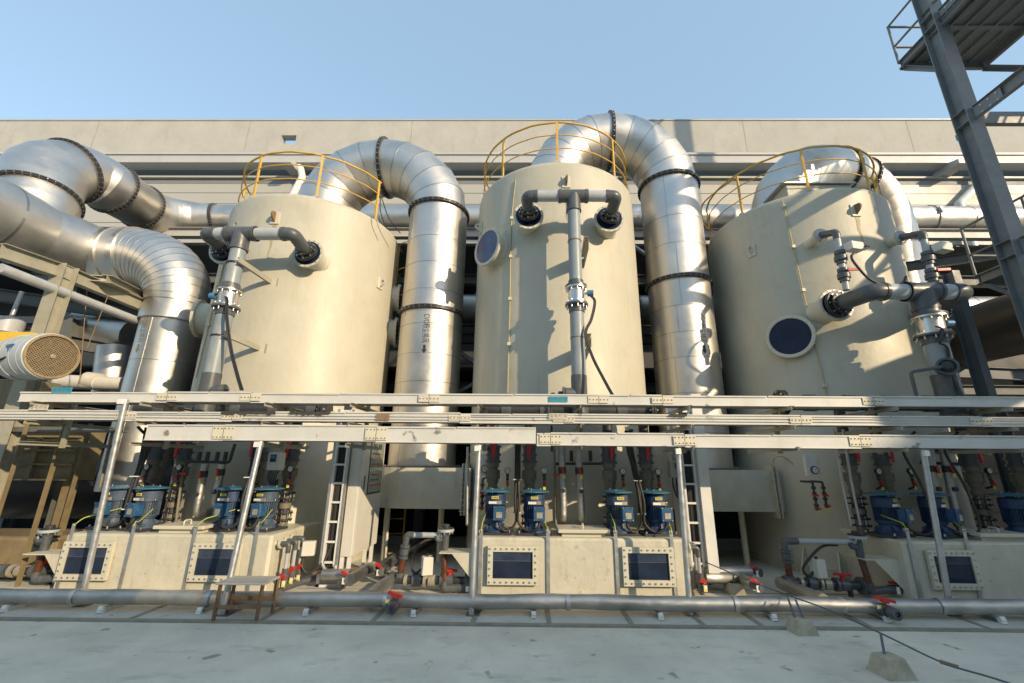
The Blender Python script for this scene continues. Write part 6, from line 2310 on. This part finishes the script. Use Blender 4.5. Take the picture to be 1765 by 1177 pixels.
# small motor with a hanging pipe above the guard
q = PY(12, 563, 7.4)
th = thing('blower_motor', 'small grey upright motor above the yellow guard at the left edge', 'motor', q)
g = NB('motor_grey')
g.lathe([(0.0, 0.16), (0.18, 0.16), (0.22, 0.12), (0.22, -0.12), (0.15, -0.16), (0.12, -0.35)], q, n=40)
g.build('body', 'motor_grey', th)
g = NB('galv')
g.cyl(q + Vector((0.02, 0, 0.16)), q + Vector((0.05, 0, 0.7)), 0.035, n=14)
g.cyl(q + Vector((0.02, 0, 0.16)), q + Vector((0.02, 0, 0.19)), 0.08, n=14)
g.tube([q + Vector((0.18 + 0.04*math.cos(i), 0, -0.1 + 0.04*math.sin(i))) for i in range(7)], 0.012, n=6, close=True)
g.build('stem', 'galv', th)
# ribbed fan housing in the shade
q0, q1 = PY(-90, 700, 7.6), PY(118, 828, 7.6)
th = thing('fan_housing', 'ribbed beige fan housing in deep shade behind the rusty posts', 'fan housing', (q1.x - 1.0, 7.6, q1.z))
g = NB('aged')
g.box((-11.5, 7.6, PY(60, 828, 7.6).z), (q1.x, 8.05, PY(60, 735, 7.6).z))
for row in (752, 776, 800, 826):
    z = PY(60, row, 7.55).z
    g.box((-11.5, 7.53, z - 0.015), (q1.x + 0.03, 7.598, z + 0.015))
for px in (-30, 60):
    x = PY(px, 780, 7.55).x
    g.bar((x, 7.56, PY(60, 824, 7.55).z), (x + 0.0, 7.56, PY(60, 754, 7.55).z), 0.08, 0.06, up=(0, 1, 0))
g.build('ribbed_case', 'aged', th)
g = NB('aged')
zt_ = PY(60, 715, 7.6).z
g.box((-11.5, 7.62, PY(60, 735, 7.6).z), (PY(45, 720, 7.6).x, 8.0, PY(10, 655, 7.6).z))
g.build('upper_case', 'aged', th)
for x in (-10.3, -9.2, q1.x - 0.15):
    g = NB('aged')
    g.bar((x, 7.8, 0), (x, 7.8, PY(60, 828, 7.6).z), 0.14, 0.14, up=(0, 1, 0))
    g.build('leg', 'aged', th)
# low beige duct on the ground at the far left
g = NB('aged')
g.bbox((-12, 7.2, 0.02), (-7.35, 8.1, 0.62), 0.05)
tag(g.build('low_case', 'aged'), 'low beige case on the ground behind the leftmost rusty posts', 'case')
g = NB('black_duct')  # black cylinder added to fill the shaded void with dark
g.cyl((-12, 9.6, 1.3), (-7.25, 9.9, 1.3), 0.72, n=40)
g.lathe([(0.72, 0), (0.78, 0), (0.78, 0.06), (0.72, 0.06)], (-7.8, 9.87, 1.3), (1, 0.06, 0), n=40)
tag(g.build('dark_filler_casing', 'black_duct'), 'large black round casing added to darken the void behind the brown posts', 'casing')
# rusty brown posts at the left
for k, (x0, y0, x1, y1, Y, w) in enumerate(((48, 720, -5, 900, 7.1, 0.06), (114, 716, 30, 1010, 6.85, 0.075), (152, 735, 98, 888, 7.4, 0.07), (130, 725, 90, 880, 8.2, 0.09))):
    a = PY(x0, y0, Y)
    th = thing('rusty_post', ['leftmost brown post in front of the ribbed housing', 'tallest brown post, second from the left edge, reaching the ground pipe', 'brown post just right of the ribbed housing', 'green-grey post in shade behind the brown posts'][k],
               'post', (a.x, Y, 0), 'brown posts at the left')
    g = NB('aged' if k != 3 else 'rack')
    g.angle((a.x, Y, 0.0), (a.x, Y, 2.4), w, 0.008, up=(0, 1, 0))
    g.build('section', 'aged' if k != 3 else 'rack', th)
for k, (x0, x1, z, Y) in enumerate(((-11, -6.7, 2.28, 7.2), (-11, -6.6, 2.5, 7.2))):
    g = NB('rack')
    g.channel((x0, Y, z), (x1, Y, z), 0.1, 0.08, 0.008)
    tag(g.build('cross_rail', 'rack'), ('lower' if k == 0 else 'upper') + ' dark cross rail under the trays at the left', 'rail', 'dark cross rails')

# ================================================================ PIPE RACK BEHIND THE TANKS
GR = 'steel members of the rack behind the tanks'
zr = PY(1650, 397, 11.3).z
hb('rack_beam', 'long white-flanged beam just below the header duct', [(-14, 11.3, zr - 0.15), (26, 11.3, zr - 0.15)], 0.2, 0.3, 'gutter', group=GR)
hb('rack_beam', 'dark rack beam level with the middle of the tanks', [(-14, 11.0, 6.75), (26, 11.0, 6.75)], 0.2, 0.28, 'rack', group=GR)
hb('rack_beam', 'pale rack beam above the low header duct', [(-14, 10.9, 5.0), (26, 10.9, 5.0)], 0.2, 0.26, 'rack', group=GR)
hb('rack_beam', 'lowest dark rack beam', [(-14, 11.0, 3.7), (26, 11.0, 3.7)], 0.2, 0.24, 'rack', group=GR)
for k, x in enumerate((-13.0, -7.0, -2.6, -0.9, 3.0, 4.3, 9.8, 14.0)):
    hb('rack_column', ['rack column at the far left', 'rack column behind the clad duct', 'rack column left of the duct between left and middle tanks', 'rack column right of the duct between left and middle tanks',
        'rack column left of the duct between middle and right tanks', 'rack column right of the duct between middle and right tanks', 'rack column behind the right tank', 'rack column beyond the stair tower'][k],
       [(x, 11.3, 0), (x, 11.3, zr - 0.3)], 0.22, 0.22, 'rack', cat='column', group=GR, up=(0, 1, 0))
for k, (a, c) in enumerate([((-2.4, 11.1, 5.2), (0.4, 11.1, 8.3)), ((-2.2, 11.1, 5.0), (0.2, 11.1, 3.2)), ((2.2, 11.1, 3.9), (4.8, 11.1, 6.6)), ((2.4, 11.1, 8.5), (4.6, 11.1, 6.7)),
                            ((-2.6, 10.9, 3.0), (0.4, 10.9, 4.8)), ((-0.9, 11.2, 7.6), (1.0, 11.2, 6.3))]):
    b = NB('galv')
    b.cyl(a, c, 0.06, n=12)
    tag(b.build('brace', 'galv'), ['round brace rising right behind the gap left of the tallest tank', 'round brace falling right behind the gap left of the tallest tank', 'round brace rising right in the gap right of the tallest tank',
        'round brace falling right in the gap right of the tallest tank', 'lower round brace behind the left gap', 'upper round brace behind the left gap'][k], 'brace', 'round braces of the rack')
# deck of the rack keeps the back dark
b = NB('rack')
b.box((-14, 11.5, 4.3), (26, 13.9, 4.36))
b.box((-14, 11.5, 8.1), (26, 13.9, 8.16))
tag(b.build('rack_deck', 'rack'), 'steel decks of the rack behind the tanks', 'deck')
# yellow ladder behind the left duct
lx = -2.82
th = thing('cage_ladder', 'thin yellow ladder squeezed between the left tank and its duct', 'ladder', (lx, 9.6, 0))
for s in (-0.2, 0.2):
    b = NB('yellow')
    b.cyl((lx + s, 10.0, 0.0), (lx + s, 10.0, 7.5), 0.022, n=8)
    b.build('stringer', 'yellow', th)
for i in range(24):
    b = NB('yellow')
    b.cyl((lx - 0.2, 10.0, 0.3 + i*0.3), (lx + 0.2, 10.0, 0.3 + i*0.3), 0.012, n=6)
    b.build('rung', 'yellow', th)
b = NB('yellow')
for z in (5.6, 6.3, 7.0):
    b.tube([(lx + 0.36*math.cos(R(q)), 9.7 + 0.42*math.sin(R(q)), z) for q in range(-200, 21, 20)], 0.012, n=6)
for q in (-150, -90, -30):
    b.cyl((lx + 0.36*math.cos(R(q)), 9.7 + 0.42*math.sin(R(q)), 5.6), (lx + 0.36*math.cos(R(q)), 9.7 + 0.42*math.sin(R(q)), 7.0), 0.01, n=6)
b.build('cage', 'yellow', th)
# small chain by the left handrail
b = NB('rubber')
b.tube(bez([PY(656, 333, 8.0), PY(656, 365, 8.0), PY(667, 395, 8.2)], 6), 0.012, n=6)
b.tube(bez([PY(656, 335, 8.0), PY(670, 375, 8.2), PY(690, 402, 8.5)], 6), 0.012, n=6)
tag(b.build('safety_chain', 'rubber'), 'dark safety chain hanging from the left tank handrail', 'chain')
# second yellow stub rail right of the middle tank
b = NB('yellow')
p0 = PY(1215, 370, 9.4)
b.tube(bez([PY(1268, 307, 9.0), PY(1232, 332, 9.3), PY(1210, 355, 9.6), PY(1212, 385, 9.9)], 5), 0.018, n=8)
b.tube(bez([PY(1212, 385, 9.9), PY(1222, 395, 9.7), PY(1236, 402, 9.5)], 5), 0.018, n=8)
tag(b.build('ladder_hoop', 'yellow'), 'yellow ladder hoop beside the left end of the right tank handrail', 'hoop')

# ================================================================ STAIR TOWER AT THE RIGHT
TB = R(51.6)
tw = thing('stair_tower', 'tall blue-grey steel stair tower cut by the right edge of the photo', 'tower', (8.3, 6.6, 0))
cx0, cy0 = 6.62*math.tan(TB), 6.62
cols = [(cx0, cy0), (cx0 + 3.2, cy0), (cx0, cy0 - 3.2), (cx0 + 3.2, cy0 - 3.2)]
for i, (x, y) in enumerate(cols):
    b = NB('tower')
    b.hbeam((x, y, 0.0), (x, y, 17.0), 0.26, 0.28, 0.016, up=(0, 1, 0))
    b.build('column', 'tower', tw)
zl = [PY(1748, 430, cy0).z, PY(1670, 205, cy0).z, PY(1605, 40, cy0).z]
zl += [zl[2] + 2.6, zl[2] + 5.2]
for z in zl:
    (xa, ya), (xb_, yb_) = cols[2], cols[1]
    for a, c in (((xa, ya, z), (xb_, ya, z)), ((xa + 0.16, yb_, z), (xb_, yb_, z)), ((xa, ya, z), (xa, yb_ - 0.16, z)), ((xb_, ya, z), (xb_, yb_, z))):
        b = NB('tower')
        b.channel(a, c, 0.09, 0.26, 0.012)
        b.build('floor_beam', 'tower', tw)
    for zz in (z - 0.14, z + 0.14):
        b = NB('tower')
        b.box((cx0 - 0.12, cy0 - 0.137, zz), (cx0 + 0.12, cy0 + 0.137, zz + 0.014))
        b.build('stiffener', 'tower', tw)
for z in zl:
    b = NB('tower')
    b.box((cx0 - 0.02, cy0 - 0.62, z - 0.16), (cx0 - 0.006, cy0 - 0.152, z + 0.10))
    for dy in (-0.55, -0.42, -0.29):
        for dz in (-0.10, 0.04):
            b.cyl((cx0 - 0.035, cy0 + dy, z + dz), (cx0 - 0.02, cy0 + dy, z + dz), 0.018, 'galv', n=6)
    b.build('gusset_plate', 'tower', tw)
for z, zz in zip(zl, zl[1:]):
    for a, c in (((cols[2][0], cols[2][1], z), (cols[3][0], cols[3][1], zz)), ((cols[1][0], cols[1][1], z), (cols[3][0], cols[3][1], zz))):
        b = NB('tower')
        b.angle(a, c, 0.11, 0.01)
        b.build('brace', 'tower', tw)
b = NB('tower')  # taller bay out of view, added to cast the parapet shadow
b.hbeam((14.2, cy0, 0.0), (14.2, cy0, 21), 0.34, 0.34, 0.02, up=(0, 1, 0))
b.build('column', 'tower', tw)
for a, c in (((14.2, cy0, 20.3), (cx0 + 3.3, cy0, 17.0)), ((14.2, cy0, 17.4), (cx0 + 3.3, cy0, 16.8)), ((14.2, cy0, 17.4), (12.9, cy0, 19.4))):
    b = NB('tower')
    b.angle(a, c, 0.12, 0.012)
    b.build('brace', 'tower', tw)
def landing(z, corner, x1, y0):
    x0, y1 = corner
    b = NB('tower')
    b.box((x0, y0, z), (x1, y1, z + 0.03))
    for a, c in (((x0, y0), (x1, y0)), ((x0, y1), (x1, y1)), ((x0, y0), (x0, y1)), ((x1, y0), (x1, y1))):
        b.channel((a[0], a[1], z - 0.09), (c[0], c[1], z - 0.09), 0.07, 0.18, 0.008)
    n = 6
    for i in range(1, n):
        x = x0 + (x1-x0)*i/n
        b.bar((x, y0 + 0.04, z - 0.03), (x, y1 - 0.04, z - 0.03), 0.04, 0.055)
    b.build('landing', 'tower', tw)
    for x, y in ((x0 + 0.04, y1 - 0.04), (x1 - 0.04, y1 - 0.04)):
        b = NB('tower')
        b.angle((x, y, z - 0.2), (cx0 + (0.15 if x < cx0 + 1 else 3.0), cy0 + 0.12, z - 1.0), 0.09, 0.01)
        b.build('brace', 'tower', tw)
    b = NB('tower')
    for zz in (0.45, 1.05):
        b.tube([(x1, y1, z + zz), (x0, y1, z + zz), (x0, y0 - 0.6, z + zz)], 0.024, n=8)
    for x, y in ((x0, y1), (x0, (y0+y1)/2), (x1, y1)):
        b.cyl((x, y, z), (x, y, z + 1.05), 0.024, n=8)
    b.build('railing', 'tower', tw)
zA = PY(1605, 45, cy0).z
cA = PZ(1549, 108, zA)
cAr = PZ(1690, 108, zA)
landing(zA, (cA.x, cA.y), cAr.x, cy0 - 1.0)
zB = PY(1751, 425, cy0).z
cB = PZ(1682, 476, zB)
landing(zB, (cB.x, cB.y), cB.x + 2.2, cy0 - 1.0)
landing(zl[4], (cA.x, cA.y), cAr.x, cy0 - 1.0)
def flight(a, c, w):
    a, c = Vector(a), Vector(c)
    s = NB('tower')
    side = (c - a).cross(Vector((0, 0, 1))).normalized()
    for q in (0, w):
        s.bar(a + side*q, c + side*q, 0.012, 0.24)
    n = max(3, int((c.z - a.z)/0.22))
    for i in range(n):
        p = a.lerp(c, (i + 0.5)/n)
        s.bar(p, p + side*w, 0.24, 0.012, up=(0, 0, 1))
    for q in (0, w):
        for h in (0.5, 0.95):
            s.tube([a + side*q + Vector((0, 0, h)), c + side*q + Vector((0, 0, h))], 0.02, n=8)
        for t in (0.02, 0.35, 0.68, 0.98):
            p = a.lerp(c, t) + side*q
            s.cyl(p, p + Vector((0, 0, 0.95)), 0.02, n=8)
    s.build('stair_flight', 'tower', tw)
for i in range(len(zl) - 1):
    z, zz = zl[i], zl[i+1]
    if i % 2:
        flight((cx0 + 2.4, cy0 - 2.8, z), (cx0 + 2.4, cy0 - 0.6, zz), 0.85)
# dark H column right behind the right riser, and beams
q0 = PY(1640, 478, 7.6)
hb('steel_column', 'dark blue-grey column leaning behind the right spray riser', [(q0.x, 7.6, 0.0), (q0.x, 7.6, q0.z + 0.1)], 0.14, 0.22, 'dark_steel', cat='column', group='columns of the right frame', up=(0, 1, 0))
hb('steel_beam', 'dark beam crossing above the black duct', [PY(1560, 460, 9.9), PY(1800, 425, 8.0)], 0.14, 0.22, 'dark_steel', group='columns of the right frame')
hb('steel_beam', 'dark beam crossing below the black duct', [PY(1625, 640, 9.5), PY(1850, 650, 9.3)], 0.14, 0.26, 'dark_steel', group='columns of the right frame')
